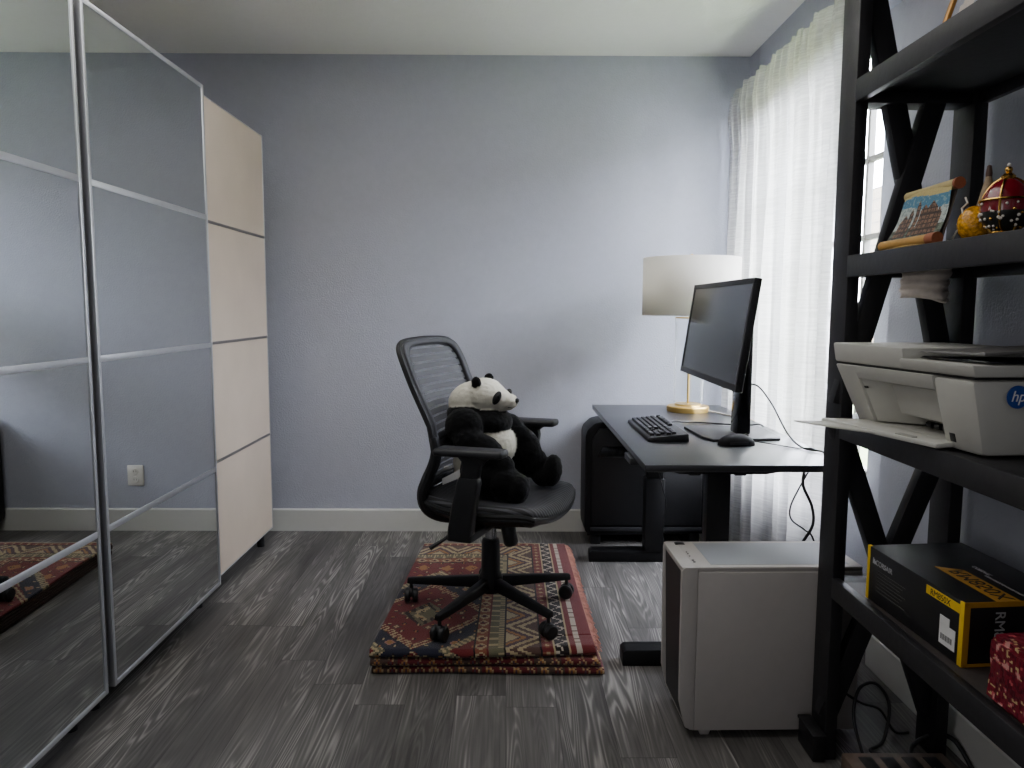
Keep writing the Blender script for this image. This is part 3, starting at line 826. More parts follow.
# ------------------------------------------------------------------ standing desk
ZD = .715; DX0, DX1, DY0, DY1 = .420, 1.050, 2.235, 3.667
dk = thing('standing_desk', 'black height-adjustable desk with bare laminate top by the window', 'desk', (.70, 2.95, 0))
MB().box((DX0, DY0, ZD-.022), (DX1, DY1, ZD), .003).build('desktop', M['desk'], dk)
for y in (2.425, 3.455):
    MB().prism([(DX0-.032, 0), (DX0-.032, .045), (DX0-.02, .055), (DX0+.25, .058), (DX1-.03, .055), (DX1-.02, 0)], 1, y-.035, y+.035, .004).build('foot', M['blackm'], dk)
    lg = MB().box((.645, y-.048, .055), (.735, y+.022, .40), .006).build('leg_column', M['blackm'], dk)
    MB().box((.652, y-.040, .40), (.728, y+.014, .66), .004).build('inner_column', M['blackm'], lg)
    MB().prism([(DX0+.06, ZD-.032), (DX0+.06, ZD-.022), (DX1-.01, ZD-.022), (DX1-.01, ZD-.030), (.84, ZD-.062), (.56, ZD-.062)], 1, y-.04, y+.04, .002).build('support_arm', M['blackm'], dk)
MB().box((.60, 2.42, ZD-.075), (.64, 3.46, ZD-.035), .004).box((.75, 2.42, ZD-.075), (.79, 3.46, ZD-.035), .004).build('crossbar', M['blackm'], dk)
cp = MB().box((DX0-.012, 2.44, ZD-.045), (DX0+.045, 2.56, ZD-.022), .004).build('control_panel', M['greyp'], dk)
MB().box((DX0-.0128, 2.465, ZD-.040), (DX0-.0115, 2.50, ZD-.028)).build('display', M['blackg'], cp)

# black tower case against the back wall behind the desk
bt = thing('black_computer_tower', 'large black computer tower with rounded corner standing against the back wall', 'computer tower', (.64, 3.78, 0))
prof_ = [(.395, .07), (.391, .10), (.391, .555), (.400, .585), (.435, .618), (.465, .626), (1.00, .626), (1.01, .616), (1.01, .06), (.42, .05)]
MB().prism(prof_, 1, 3.675, 3.895, .012, 3).build('case', M['blackm'], bt)
inner = [(.425, .105), (.425, .54), (.46, .595), (.975, .595), (.975, .105)]
pf = MB().prism(inner, 1, 3.668, 3.680, .004).build('side_panel', M['blackp'], bt)
MB().prism([(.45, .45), (.475, .505), (.66, .505), (.66, .45)], 1, 3.662, 3.670, .003).build('window_strip', M['blackg'], pf)
MB().box((.42, 3.664, .075), (.98, 3.672, .095), .002).build('lower_trim', M['greyp'], bt)
for x in (.45, .95):
    for y in (3.71, 3.86): MB().box((x-.025, y-.02, 0), (x+.025, y+.02, .055), .004).build('foot', M['blackp'], bt)

# ------------------------------------------------------------------ monitor
mo = thing('monitor', 'wide black monitor on a flat stand in the middle of the desk', 'monitor', (.86, 2.78, ZD))
my, mt_, mW, mH = -.021, .14, .81, .356
mc = Vector((.736, 2.70, 1.107))
a_ = Vector((math.sin(my), -math.cos(my), 0)); n_ = Vector((-math.cos(my), -math.sin(my), 0))
upv = Vector((0, 0, 1))*math.cos(mt_)-n_*math.sin(mt_); nn = a_.cross(upv)
if nn.dot(n_) < 0: nn = -nn
def mp(s, t, d): return mc+a_*(s*mW/2)+upv*(t*mH/2)+nn*d
def slab(s0, s1, t0, t1, d0, d1, bev=0., sh=1.0):
    q = [(s0, t0), (s1, t0), (s1, t1), (s0, t1)]
    return MB().hexa([mp(s, t, d0) for s, t in q]+[mp(s*sh if sh != 1 else s, t*sh if sh != 1 else t, d1) for s, t in q], bev)
slab(-1, 1, -1, 1, -.006, -.024, .003).build('housing', M['blackp'], mo)
bz = MB()
bs, bt_ = .018/mW*2, .018/mH*2
for q in ((-1, 1, 1-bt_, 1), (-1, 1, -1, -1+bt_*1.2), (-1, -1+bs, -1+bt_*1.2, 1-bt_), (1-bs, 1, -1+bt_*1.2, 1-bt_)):
    t = slab(q[0], q[1], q[2], q[3], -.008, .0, .001); me_ = bpy.data.meshes.new('t'); t.bm.to_mesh(me_); t.bm.free(); bz.bm.from_mesh(me_); bpy.data.meshes.remove(me_)
bz.build('bezel', M['greyp'], mo)
slab(-1+bs, 1-bs, -1+bt_*1.2, 1-bt_, -.006, -.0025).build('screen', M['screen'], mo, smooth=0)
slab(-.6, .6, -.55, .6, -.024, -.050, .008).build('rear_cover', M['blackp'], mo)
# stand
MB().hexa([(.850, 2.735, ZD+.008), (.850, 2.825, ZD+.008), (.902, 2.825, ZD+.008), (.902, 2.735, ZD+.008), (.862, 2.735, 1.17), (.862, 2.825, 1.17), (.902, 2.825, 1.17), (.902, 2.735, 1.17)], .008).build('stand_column', M['blackg'], mo)
MB().box((.775, 2.74, 1.06), (.870, 2.82, 1.16), .01).build('tilt_joint', M['blackp'], mo)
MB().prism([(.700, 2.93), (.712, 2.70), (.735, 2.63), (.985, 2.66), (1.0, 2.70), (1.0, 2.95), (.72, 2.955)], 2, ZD, ZD+.010, .003).build('stand_base', M['greyp'], mo)
# keyboard
kb = thing('keyboard', 'black mechanical keyboard at the front edge of the desk', 'keyboard', (.57, 2.86, ZD), math.radians(1.5))
kx0, kx1, ky0, ky1 = .500, .648, 2.625, 3.075
MB().hexa([(kx0, ky0, ZD+.001), (kx1, ky0, ZD+.001), (kx1, ky1, ZD+.001), (kx0, ky1, ZD+.001), (kx0+.003, ky0+.002, ZD+.014), (kx1-.002, ky0+.002, ZD+.030), (kx1-.002, ky1-.002, ZD+.030), (kx0+.003, ky1-.002, ZD+.014)], .003).build('keyboard_case', M['blackp'], kb)
u_ = .0187
rows_ = [[1.25, 1.25, 1.25, 6.25, 1.25, 1.25, 1.25, 1.25, 0, 1, 1, 1, 0, 2, 1], [2.25]+[1]*10+[2.75, 0, -1, 1, -1, 0, 1, 1, 1, 1], [1.75]+[1]*11+[2.25, 0, -3, 0, 1, 1, 1], [1.5]+[1]*12+[1.5, 0, 1, 1, 1, 0, 1, 1, 1, 1], [1]*13+[2, 0, 1, 1, 1, 0, 1, 1, 1, 1], [1, -1, 1, 1, 1, 1, -.5, 1, 1, 1, 1, -.5, 1, 1, 1, 1, 0, 1, 1, 1]]
ktot = 0
for r_i, row in enumerate(rows_):
    x = kx0+.014+u_*r_i+(.006 if r_i == 5 else 0); yy = ky1-.010; zb = ZD+.014+(x+.01-kx0)/(kx1-kx0)*.016
    for kk in row:
        if kk == 0: yy -= .004; continue
        if kk < 0: yy -= -kk*u_; continue
        wdt = kk*u_
        if yy-wdt < ky0+.004: break
        h0, h1 = .0012, .0028
        q0 = [(x+h0, yy-wdt+h0), (x+u_-h0, yy-wdt+h0), (x+u_-h0, yy-h0), (x+h0, yy-h0)]
        q1 = [(x+h1, yy-wdt+h1), (x+u_-h1, yy-wdt+h1), (x+u_-h1, yy-h1), (x+h1, yy-h1)]
        k_o = MB().hexa([(p[0], p[1], zb-.002) for p in q0]+[(p[0], p[1], zb+.0085) for p in q1], 0).build('key', M['keycap'], kb, smooth=0)
        ktot += 1
        if ktot >= 99: break
        yy -= wdt
    if ktot >= 99: break
# mouse
ms = thing('computer_mouse', 'black contoured computer mouse beside the monitor base', 'mouse', (.80, 2.575, ZD), math.radians(8))
def mouse_f(u, v):
    t = u*PI; ph = v*PI
    L_, Wd, Hh = .064, .034, .040
    x = -math.cos(t)*L_; k = math.sin(t)**.6
    y = math.cos(ph)*Wd*k; z = math.sin(ph)**.75*Hh*k*(.72+.28*math.sin((u)*PI*.9+.25))
    return (x, y, z)
mm = MB().grid(mouse_f, 24, 16).build('mouse_shell', mat('black_rubber', (12, 12, 14), .75, spec=.25), ms, world=False, smooth=60)
MB().lathe([(0, -.004), (.010, -.004), (.010, .004), (0, .004)], (.034, 0, .028), 16, Matrix.Rotation(PI/2, 4, 'X')).build('scroll_wheel', M['greyp'], ms, world=False)
MB().grid(lambda u, v: Vector(mouse_f(.30+.35*u, .90+.08*v))+Vector((0, -.0015, .001)), 8, 3).build('thumb_button', M['greyp'], ms, world=False)
# table lamp
LX, LY = .838, 3.443
la = thing('table_lamp', 'table lamp with white drum shade and clear glass column on brass base', 'lamp', (LX, LY, ZD))
MB().lathe([(0, 0), (.094, 0), (.096, .004), (.096, .022), (.093, .026), (.062, .027), (.060, .030), (.060, .036), (.0, .037)], (LX, LY, ZD), 40).build('lamp_base', M['brass'], la)
MB().lathe([(.066, .037), (.066, .425), (.068, .43), (.0655, .43), (.0635, .425), (.0635, .037)], (LX, LY, ZD), 40).build('glass_column', M['clear'], la)
MB().lathe([(.006, .036), (.006, .52), (.012, .52), (.014, .56), (0, .56)], (LX, LY, ZD), 16).lathe([(0, .425), (.068, .428), (.068, .434), (.0, .436)], (LX, LY, ZD), 32).build('lamp_rod', M['brass'], la)
MB().lathe([(.217, .441), (.217, .701)], (LX, LY, ZD), 64).build('lamp_shade', M['shade'], la, solid=.002)
MB().lathe([(.0, .700), (.006, .700), (.009, .710), (.006, .718), (0, .721)], (LX, LY, ZD), 14).build('finial', M['brass'], la)
hp = MB()
for k in range(3):
    a = 2*PI*k/3+.4; hp.tube([(LX, LY, ZD+.698), (LX+.216*math.cos(a), LY+.216*math.sin(a), ZD+.695)], .002, 6)
hp.tube([(LX, LY, ZD+.55), (LX, LY, ZD+.71)], .003, 6)
hp.build('shade_spider', M['brass'], la)
MB().lathe([(0, .56), (.016, .56), (.030, .60), (.030, .625), (.018, .65), (0, .655)], (LX, LY, ZD), 20).build('light_bulb', M['whitep'], la)
# cords on and below the desk
def cord(name, pts, r, m, label, sm=8):
    return tag(MB().tube(pts, r, 8, sm).build(name, m, smooth=60), label, 'cable')
cord('lamp_cord', [(.92, 3.40, ZD+.006), (.96, 3.33, ZD+.004), (1.0, 3.22, ZD+.004), (1.04, 3.12, ZD+.004), (1.066, 3.06, ZD-.05)], .003, M['cablew'], 'pale cord running from the brass lamp base to the desk edge')
cord('keyboard_cable', [(.645, 2.96, ZD+.014), (.68, 3.00, ZD+.02), (.73, 3.05, ZD+.004+.004), (.80, 3.06, ZD+.005), (.88, 3.02, ZD+.005), (.97, 2.99, ZD+.005), (1.03, 2.985, ZD+.005), (1.062, 2.98, ZD-.06)], .0035, M['cable'], 'black cable lying on the desk from keyboard to behind the monitor')
cord('monitor_cable', [(.898, 2.79, .905), (.935, 2.77, .90), (.965, 2.70, .84), (.985, 2.60, .755), (1.0, 2.50, ZD+.006), (1.04, 2.42, ZD+.005), (1.062, 2.39, ZD-.03), (1.064, 2.40, .60)], .0035, M['cable'], 'black cable arching from the back of the monitor down to the desk')
cord('mouse_cable', [(.868, 2.60, ZD+.010), (.92, 2.57, ZD+.005), (.98, 2.50, ZD+.004), (1.03, 2.47, ZD+.004), (1.062, 2.46, ZD-.05)], .002, M['cable'], 'thin black mouse cable trailing to the window side of the desk')
cord('hanging_cable', [(.985, 2.41, ZD-.025), (.968, 2.40, .62), (1.0, 2.40, .545), (1.006, 2.40, .48), (.966, 2.40, .40), (.958, 2.40, .30), (.95, 2.41, .15), (.9, 2.45, .062)], .005, M['cable'], 'thicker black cable hanging wavily below the desk')
cord('hanging_wire', [(1.03, 2.46, ZD-.03), (.98, 2.45, .60), (.950, 2.45, .53), (.955, 2.45, .485), (1.0, 2.45, .45), (1.03, 2.45, .42), (1.06, 2.45, .30), (1.05, 2.45, .012)], .003, M['cable'], 'thinner black wire hanging in a loop below the desk')
cord('charger_wire', [(.470, 2.30, ZD-.024), (.492, 2.31, .62), (.505, 2.32, .57), (.498, 2.33, .50), (.512, 2.34, .40), (.56, 2.36, .059)], .0013, M['greyp'], 'thin grey wire dangling from the near front corner of the desk')

# ------------------------------------------------------------------ white computer case
pc = thing('white_computer_tower', 'white computer tower with black mesh front on the floor under the desk end', 'computer tower', (.73, 2.08, 0))
PX0, PX1, PY0, PY1, PZ0, PZ1 = .476, .974, 1.968, 2.200, .022, .489
side = [(PX0+.05, PZ0), (PX0+.012, PZ0+.028), (PX0+.004, PZ0+.05), (PX0, PZ1-.012), (PX0+.012, PZ1), (PX1, PZ1), (PX1, PZ0)]
MB().prism([(PX0+.032, PZ0), (PX0+.032, PZ1-.004), (PX1, PZ1-.004), (PX1, PZ0)], 1, PY0+.004, PY1-.004, .003).build('case_body', M['pcwhite'], pc)
MB().box((PX0+.045, PY0-.001, PZ0+.002), (PX1-.002, PY0+.006, PZ1-.014), .0015).build('side_panel', M['pcwhite'], pc)
ff = MB()
fs = [(PX0+.0445, PZ0), (PX0+.020, PZ0+.010), (PX0+.002, PZ0+.085), (PX0, PZ1-.010), (PX0+.008, PZ1), (PX0+.0445, PZ1)]
ff.prism(fs, 1, PY0, PY0+.016, .002); ff.prism(fs, 1, PY1-.016, PY1, .002)
ff.box((PX0+.001, PY0+.003, PZ1-.016), (PX0+.0435, PY1-.003, PZ1-.0005), .002)
ff.hexa([(PX0+.021, PY0+.003, PZ0+.011), (PX0+.04, PY0+.003, PZ0+.004), (PX0+.04, PY1-.003, PZ0+.004), (PX0+.021, PY1-.003, PZ0+.011), (PX0+.016, PY0+.003, PZ0+.030), (PX0+.04, PY0+.003, PZ0+.030), (PX0+.04, PY1-.003, PZ0+.030), (PX0+.016, PY1-.003, PZ0+.030)], 0)
ff.build('front_frame', M['pcwhite'], pc)
MB().hexa([(PX0+.016, PY0+.015, PZ0+.028), (PX0+.034, PY0+.015, PZ0+.028), (PX0+.034, PY1-.015, PZ0+.028), (PX0+.016, PY1-.015, PZ0+.028), (PX0+.005, PY0+.015, PZ1-.015), (PX0+.034, PY0+.015, PZ1-.015), (PX0+.034, PY1-.015, PZ1-.015), (PX0+.005, PY1-.015, PZ1-.015)]).build('front_mesh', stripe_mat('black_front_mesh', (9, 9, 10), (20, 20, 22), .006, 2, .5), pc, smooth=0)
MB().box((PX0+.035, PY0+.002, PZ1-.010), (PX1, PY1-.002, PZ1), .003).build('top_panel', M['pcwhite'], pc)
MB().box((PX0+.085, PY0+.022, PZ1-.004), (PX1-.03, PY1-.022, PZ1+.0008), .0005).build('top_dust_filter', M['pctop'], pc)
MB().box((PX0+.030, PY1-.034, PZ1-.003), (PX0+.058, PY1-.012, PZ1+.0012), .001).build('power_button', M['blackp'], pc)
for k, y in enumerate((PY0+.045, PY0+.06, PY0+.095, PY0+.115, PY0+.13)):
    MB().lathe([(0, .001), (.004 if k < 2 else .0025, .001), (.004 if k < 2 else .0025, -.001)], (PX0+.045, y, PZ1), 12).build('port', M['blackp'], pc)
for x in (PX0+.08, PX1-.08):
    for y in (PY0+.028, PY1-.028): MB().hexa([(x-.012, y-.010, 0), (x+.012, y-.010, 0), (x+.012, y+.010, 0), (x-.012, y+.010, 0), (x-.018, y-.014, PZ0), (x+.018, y-.014, PZ0), (x+.018, y+.014, PZ0), (x-.018, y+.014, PZ0)], .002).build('foot', M['pcwhite'], pc)

_t = math.radians(1.0); _p = Vector((PX0, PY0, 0))
pc.location = _p+Matrix.Rotation(_t, 3, 'Z') @ (pc.location-_p); pc.rotation_euler = (0, 0, _t)
# ------------------------------------------------------------------ etagere
sh = thing('etagere_bookshelf', 'tall black wooden bookshelf with X-braced ends along the right wall', 'bookshelf', (1.0, 1.45, 0))
AX0, AX1, BX0, BX1 = .842, .873, 1.133, 1.166
EY0, EY1, NYa, NYb = 1.870, 1.961, .93, 1.02
TOPZ = 2.16
for (y0, y1) in ((EY0, EY1), (NYa, NYb)):
    MB().box((AX0, y0, 0), (AX1, y1, TOPZ), .002).build('post', M['wood'], sh)
    MB().box((BX0, y0, 0), (BX1, y1, TOPZ), .002).build('post', M['wood'], sh)
    ym = y0+.036
    for (z0, z1) in ((.925, 2.045), (.09, .915)):
        for (xa, xb, dy) in ((AX1-.022, BX0+.000, -.010), (BX0+.004, AX1-(.0 if z1 > 1 else .020), .010)):
            MB().bar((xa, ym+dy*.6, z0+.02), (xb, ym+dy*.6, z1-.02), .034, .050, up=(0, 0, 1), bev=.002).build('brace', M['wood'], sh)
SHZ = (.497, .914, 1.318, 1.738, TOPZ)
for z in SHZ:
    MB().box((AX0+.006, NYa, z-.024), (BX1-.002, EY0-.03 if z < .6 else EY1-.01, z), .0015).build('shelf_board', M['woodend'] if z < .6 else M['wood'], sh)
    MB().box((AX0-.003, NYa+.02, z-.052), (AX0+.018, EY0-.0005, z+.001), .002).build('shelf_apron', M['wood'], sh)
    MB().box((BX1-.018, NYb, z-.052), (BX1, EY0, z-.002), .002).build('rear_rail', M['wood'], sh)
    MB().box((AX1-.001, EY0+.012, z-.050), (BX0+.001, EY1-.012, z-.022), .001).build('end_rail', M['wood'], sh)

# things on the top shelf
pf = thing('picture_frame', 'gold-edged framed picture leaning on the topmost visible shelf', 'picture frame', (.93, 1.5, 1.739))
def fq(y, h, d): return Vector((.905+.30*h+d, y-.16*h*0+.0-.35*h*.0, 1.740+h*.95))
y0_, y1_, hh = 1.645, 1.36, .24
def fbar(ya, yb, ha, hb, d0, d1, bev=.002): return MB().hexa([fq(ya, ha, d0), fq(yb, ha, d0), fq(yb, ha, d1), fq(ya, ha, d1), fq(ya, hb, d0), fq(yb, hb, d0), fq(yb, hb, d1), fq(ya, hb, d1)], bev)
g_ = MB()
for q in ((y0_, y0_-.016, 0, hh), (y1_+.016, y1_, 0, hh), (y0_, y1_, 0, .016), (y0_, y1_, hh-.016, hh)):
    t = fbar(*q, -.006, .012); me_ = bpy.data.meshes.new('t'); t.bm.to_mesh(me_); t.bm.free(); g_.bm.from_mesh(me_); bpy.data.meshes.remove(me_)
g_.build('frame_moulding', M['lastrange'], pf)
fbar(y0_+.026, y1_-.004, 0, hh, .012, .028).build('frame_back', M['darkframe'], pf)
def piccol(p):
    n = mnoise.noise(Vector((p.y*25, p.z*25, 0)))
    return (196, 186, 176) if n < .12 else (150, 152, 162)
pg = MB().grid(lambda u, v: fq(y0_-.016+(y1_-y0_+.032)*u, .016+(hh-.032)*v, .002), 30, 30)
pg.build('picture', M['painted'], pf, colf=piccol, smooth=0)

# souvenir scroll on the second shelf
pl = thing('scroll_plaque', 'painted scroll-shaped souvenir plaque of a cathedral leaning on the second shelf', 'plaque', (.90, 1.66, 1.319))
B0, B1 = Vector((.880, 1.765, 1.322)), Vector((.880, 1.545, 1.322)); T0, T1 = Vector((.944, 1.788, 1.449)), Vector((.944, 1.606, 1.449))
def plq(u, v):
    p = (B0*(1-u)+B1*u)*(1-v)+(T0*(1-u)+T1*u)*v
    return p+Vector((-.006*math.sin(u*PI)-.002, 0, 0))+Vector((-.006, 0, .002))*(.5+.5*math.cos(2*PI*v))
def plcol(u, v):
    n = mnoise.noise(Vector((u*18, v*18, 3)))
    if v < .13+.03*n: return (186, 152, 84) if n > -.2 else (150, 116, 60)
    if v > .90+.03*math.sin(u*6): return (186, 168, 112)
    def tower(c, w, top): return abs(u-c) < w*(1 if v < top-.12 else max(0, (top-v)/.12)) and v < top
    for c, w, top in ((.20, .10, .62), (.33, .05, .72), (.46, .04, .84), (.60, .09, .74), (.74, .09, .78), (.86, .05, .66)):
        if tower(c, w, top) and v > .18:
            st_ = math.sin(v*70) > .55 or math.sin(u*90) > .75
            return (60, 48, 42) if st_ else ((124, 94, 74) if n > -.1 else (92, 70, 58))
    if v < .36: return (96, 106, 92) if n > 0 else (66, 72, 62)
    if v > .70+.06*math.sin(u*5+1): return (74, 122, 148) if n > -.25 else (120, 150, 160)
    return (170, 178, 172) if n > -.1 else (140, 150, 146)
bm_ = MB(); bm_.grid(plq, 64, 48)
ob = bm_.build('painted_face', M['painted'], pl, smooth=60, colf=None, solid=0)
ca = ob.data.color_attributes.new('Col', 'FLOAT_COLOR', 'CORNER')
for k, p in enumerate(ob.data.polygons):
    i, j = divmod(k, 48); cc = lin(plcol((i+.5)/64, (j+.5)/48))
    for li in p.loop_indices: ca.data[li].color = cc
MB().hexa([B0+Vector((.002, 0, 0)), B1+Vector((.002, 0, 0)), B1+Vector((.006, 0, 0)), B0+Vector((.006, 0, 0)), T0+Vector((.002, 0, -.004)), T1+Vector((.002, 0, -.004)), T1+Vector((.006, 0, -.004)), T0+Vector((.006, 0, -.004))], .002).build('plaque_back', M['darkframe'], pl)
MB().tube([T0+Vector((-.002, .004, 0)), T1+Vector((-.002, -.008, .002))], .011, 14).build('top_scroll', mat('sand_scroll', (182, 164, 112), .6, vary=.12), pl)
MB().tube([B0+Vector((-.004, .006, .011)), B1+Vector((-.004, .03, .011))], .011, 14).build('bottom_scroll', mat('ochre_scroll', (184, 140, 68), .6, vary=.12), pl)
for nm, a, b in (('scroll_end', T1+Vector((-.002, -.008, .002)), T1+Vector((-.002, -.016, .002))), ('scroll_end', B1+Vector((-.004, .03, .011)), B1+Vector((-.004, .0, .011)))):
    MB().tube([a, b], .0125, 14).build(nm, M['terracotta'], pl)

# jewelled egg
eg = thing('jewelled_egg', 'crimson jewelled egg with gold bands and pearls on the second shelf', 'ornament', (.972, 1.478, 1.319))
EC = Vector((.970, 1.480, 1.389))
def eprof(a):
    z = math.sin(a); r = math.cos(a)
    return (max(0., r*.044*(1-.10*z)), z*.053)
MB().lathe([eprof(-PI/2+PI*k/24) if 0 < k < 24 else (0, (-1 if k == 0 else 1)*.053) for k in range(25)], EC, 40).build('egg_shell', M['crimson'], eg)
MB().lathe([(eprof(a)[0]+.0012, eprof(a)[1]) for a in [math.radians(q) for q in range(-86, -8, 6)]], EC, 40).build('lower_shell', M['darkgreen'], eg)
bd = MB()
for ax in range(2):
    pts = []
    for k in range(49):
        a = 2*PI*k/48; r, z = eprof(math.asin(max(-1, min(1, math.sin(a)))))
        r *= (1 if math.cos(a) >= 0 else -1)
        v = Vector((r*(1.02), 0, z*1.02)); v.rotate(Matrix.Rotation(ax*PI/2+.75, 3, 'Z')); pts.append(EC+v)
    bd.tube(pts, .0022, 6, caps=False)
bd.tube([EC+Vector((.0452*math.cos(2*PI*k/40), .0452*math.sin(2*PI*k/40), .010)) for k in range(41)], .0022, 6, caps=False)
bd.build('gold_band', M['gold'], eg)
pr_ = random.Random(11); pb = 0
for k in range(96):
    a = math.radians(pr_.uniform(-62, 6)); t = pr_.uniform(0, 2*PI); r, z = eprof(a)
    MB().ball(EC+Vector(((r+.002)*math.cos(t), (r+.002)*math.sin(t), z)), pr_.uniform(.0020, .0034), 8).build('pearl', M['pearl'] if k % 4 else M['gold'], eg)
MB().lathe([(0, .050), (.011, .050), (.013, .056), (.008, .061), (.005, .063), (0, .063)], EC, 16).ball(EC+Vector((0, 0, .068)), .007, 12).build('crown', M['gold'], eg)
MB().ball(EC+Vector((0, 0, .077)), .004, 10).build('crown_pearl', M['pearl'], eg)
sd = MB()
for k in range(3):
    a = 2*PI*k/3+.6; c_, s_ = math.cos(a), math.sin(a)
    sd.tube([EC+Vector((c_*.030, s_*.030, -.040)), EC+Vector((c_*.022, s_*.022, -.056)), EC+Vector((c_*.034, s_*.034, -.064)), EC+Vector((c_*.038, s_*.038, -.0672))], [.003, .003, .0025, .0035], 8, 4)
sd.tube([EC+Vector((.024*math.cos(2*PI*k/24), .024*math.sin(2*PI*k/24), -.052)) for k in range(25)], .0022, 6, caps=False)
sd.build('egg_stand', M['gold'], eg)
# amber ball, cone, wire
am = thing('amber_egg', 'small faceted amber-coloured egg beside the crimson jewelled egg', 'ornament', (.952, 1.548, 1.319))
MB().lathe([(0, 0), (.016, 0), (.018, .004), (.012, .008), (0, .008)], (.952, 1.548, 1.319), 20).build('egg_stand', M['gold'], am)
b_ = bmesh.new(); bmesh.ops.create_icosphere(b_, subdivisions=3, radius=1); mbx = MB(); mbx._join(b_, Matrix.Translation((.952, 1.548, 1.361)) @ Matrix.Diagonal((.032, .032, .037, 1))); mbx.build('amber_shell', M['amber'], am, smooth=0)
cn = thing('spire_ornament', 'tan pointed spire ornament with a brown tip behind the jewelled egg', 'ornament', (1.02, 1.62, 1.319))
MB().lathe([(0, 0), (.026, 0), (.026, .006), (.020, .02), (.017, .085), (.020, .09), (.017, .10), (.0055, .150), (0, .150)], (1.02, 1.62, 1.319), 20).build('spire', M['tan'], cn)
MB().lathe([(.006, .149), (.0065, .155), (.004, .172), (0, .174)], (1.02, 1.62, 1.319), 14).build('spire_tip', M['brown'], cn)
tag(MB().tube([(.925, 1.590, 1.320), (.925, 1.563, 1.348), (.925, 1.546, 1.354), (.925, 1.562, 1.362), (.928, 1.545, 1.371), (.928, 1.555, 1.393), (.93, 1.540, 1.402), (.93, 1.548, 1.414)], .0020, 6).build('bent_wire_ornament', M['pearl'], smooth=0), 'thin crooked silver wire ornament standing left of the amber egg', 'ornament')
# pale pleated bundle under the second shelf
bu = MB().grid(lambda u, v: Vector((.877+.105*u-.012*math.sin(v*2.2), 1.66-.05*math.sin(u*PI)+.004*math.sin(v*26+u*3), 1.292-.084*v+.006*math.sin(u*5+1)*v)), 30, 24)
tag(bu.build('pleated_paper_bundle', mat('pale_pleated_paper', (196, 186, 176), .8, vary=.12, vscale=60), smooth=60, solid=.004), 'pale pleated paper bundle hanging under the second shelf', 'paper')

# ------------------------------------------------------------------ printer
pn = thing('printer', 'white all-in-one printer with its paper tray pulled out on the shelf', 'printer', (1.0, 1.55, .906))
ZP = .906
BFL, BFN, TFL, TFN = Vector((.850, 1.768, ZP+.004)), Vector((.880, 1.352, ZP+.004)), Vector((.776, 1.752, 1.055)), Vector((.842, 1.335, 1.055))
dep = Vector((.27, .020, 0))
def pq(u, v, d=0.):
    """u along the front from far to near, v up, d inwards"""
    p = (BFL*(1-u)+BFN*u)*(1-v)+(TFL*(1-u)+TFN*u)*v
    return p+dep.normalized()*d
def pslab(u0, u1, v0, v1, d0, d1, bev=.002):
    q = [(u0, v0), (u1, v0), (u1, v1), (u0, v1)]
    return MB().hexa([pq(u, v, d0) for u, v in q]+[pq(u, v, d1) for u, v in q], bev)
def join(*ms):
    r = MB()
    for t in ms:
        me_ = bpy.data.meshes.new('t'); t.bm.to_mesh(me_); t.bm.free(); r.bm.from_mesh(me_); bpy.data.meshes.remove(me_)
    return r
# body as a ring round the recessed mouth
MU0, MU1, MV0, MV1 = .17, .74, .10, .80
join(pslab(0, MU0, 0, 1, 0, .26, .004), pslab(MU1, 1, 0, 1, 0, .26, .014), pslab(MU0-.01, MU1+.01, MV1, 1, .0005, .26, .002), pslab(MU0-.01, MU1+.01, 0, MV0, .0005, .26, .002)).build('printer_body', M['printer'], pn)
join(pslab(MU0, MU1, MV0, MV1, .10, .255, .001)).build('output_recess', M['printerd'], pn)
MB().hexa([pq(MU0+.02, MV0+.02, .002), pq(MU0+.16, MV0+.02, .075), pq(MU0+.16, MV0+.02, .10), pq(MU0+.02, MV0+.02, .10), pq(MU0+.0, MV1, .004), pq(MU0+.10, MV1, .06), pq(MU0+.10, MV1, .10), pq(MU0, MV1, .10)], .004).build('mouth_wall', M['printer'], pn)
pslab(MU0+.16, MU1-.01, .30, MV1-.03, .030, .10, .004).build('cartridge_door', M['printer'], pn)
ro_ = MB()
for k in range(4): ro_.tube([pq(.45+k*.065, .19, .055), pq(.49+k*.065, .19, .055)], .007, 10)
ro_.build('feed_roller', M['blackp'], pn)
pslab(MU0+.03, MU0+.05, .66, .69, -.0005, .004, 0).build('indicator', M['blackp'], pn)
pslab(MU1+.06, MU1+.10, .12, .24, -.001, .006, .001).build('energy_sticker', M['blackp'], pn)
# scanner lid: raised far block, thin near lip, open flap
def tq(u, z, d): 
    p = TFL*(1-u)+TFN*u; p = Vector((p.x, p.y, z)); return p+dep.normalized()*d
def tslab(u0, u1, z0, z1, d0, d1, bev=.003, o=-.006):
    return MB().hexa([tq(u0, z0, d0+.002), tq(u1, z0, d0+.002), tq(u1, z0, d1), tq(u0, z0, d1), tq(u0, z1, d0+o), tq(u1, z1, d0+o), tq(u1, z1, d1), tq(u0, z1, d1)], bev)
tslab(-.01, .56, 1.060, 1.104, 0, .27, .005).build('control_block', M['printer'], pn)
tslab(.54, 1.01, 1.060, 1.082, 0, .27, .004).build('scanner_lid', M['printer'], pn)
tslab(.01, .99, 1.0553, 1.0602, .006, .25, 0, 0).build('lid_gap', M['blackp'], pn)
fl = MB().hexa([tq(.57, 1.084, .03), tq(1.0, 1.084, .03), tq(1.0, 1.086, .26), tq(.57, 1.086, .26), tq(.60, 1.089, .03), tq(1.0, 1.089, .03), tq(1.0, 1.091, .26), tq(.60, 1.091, .26)], .001)
fl.build('scanner_glass', M['blackg'], pn)
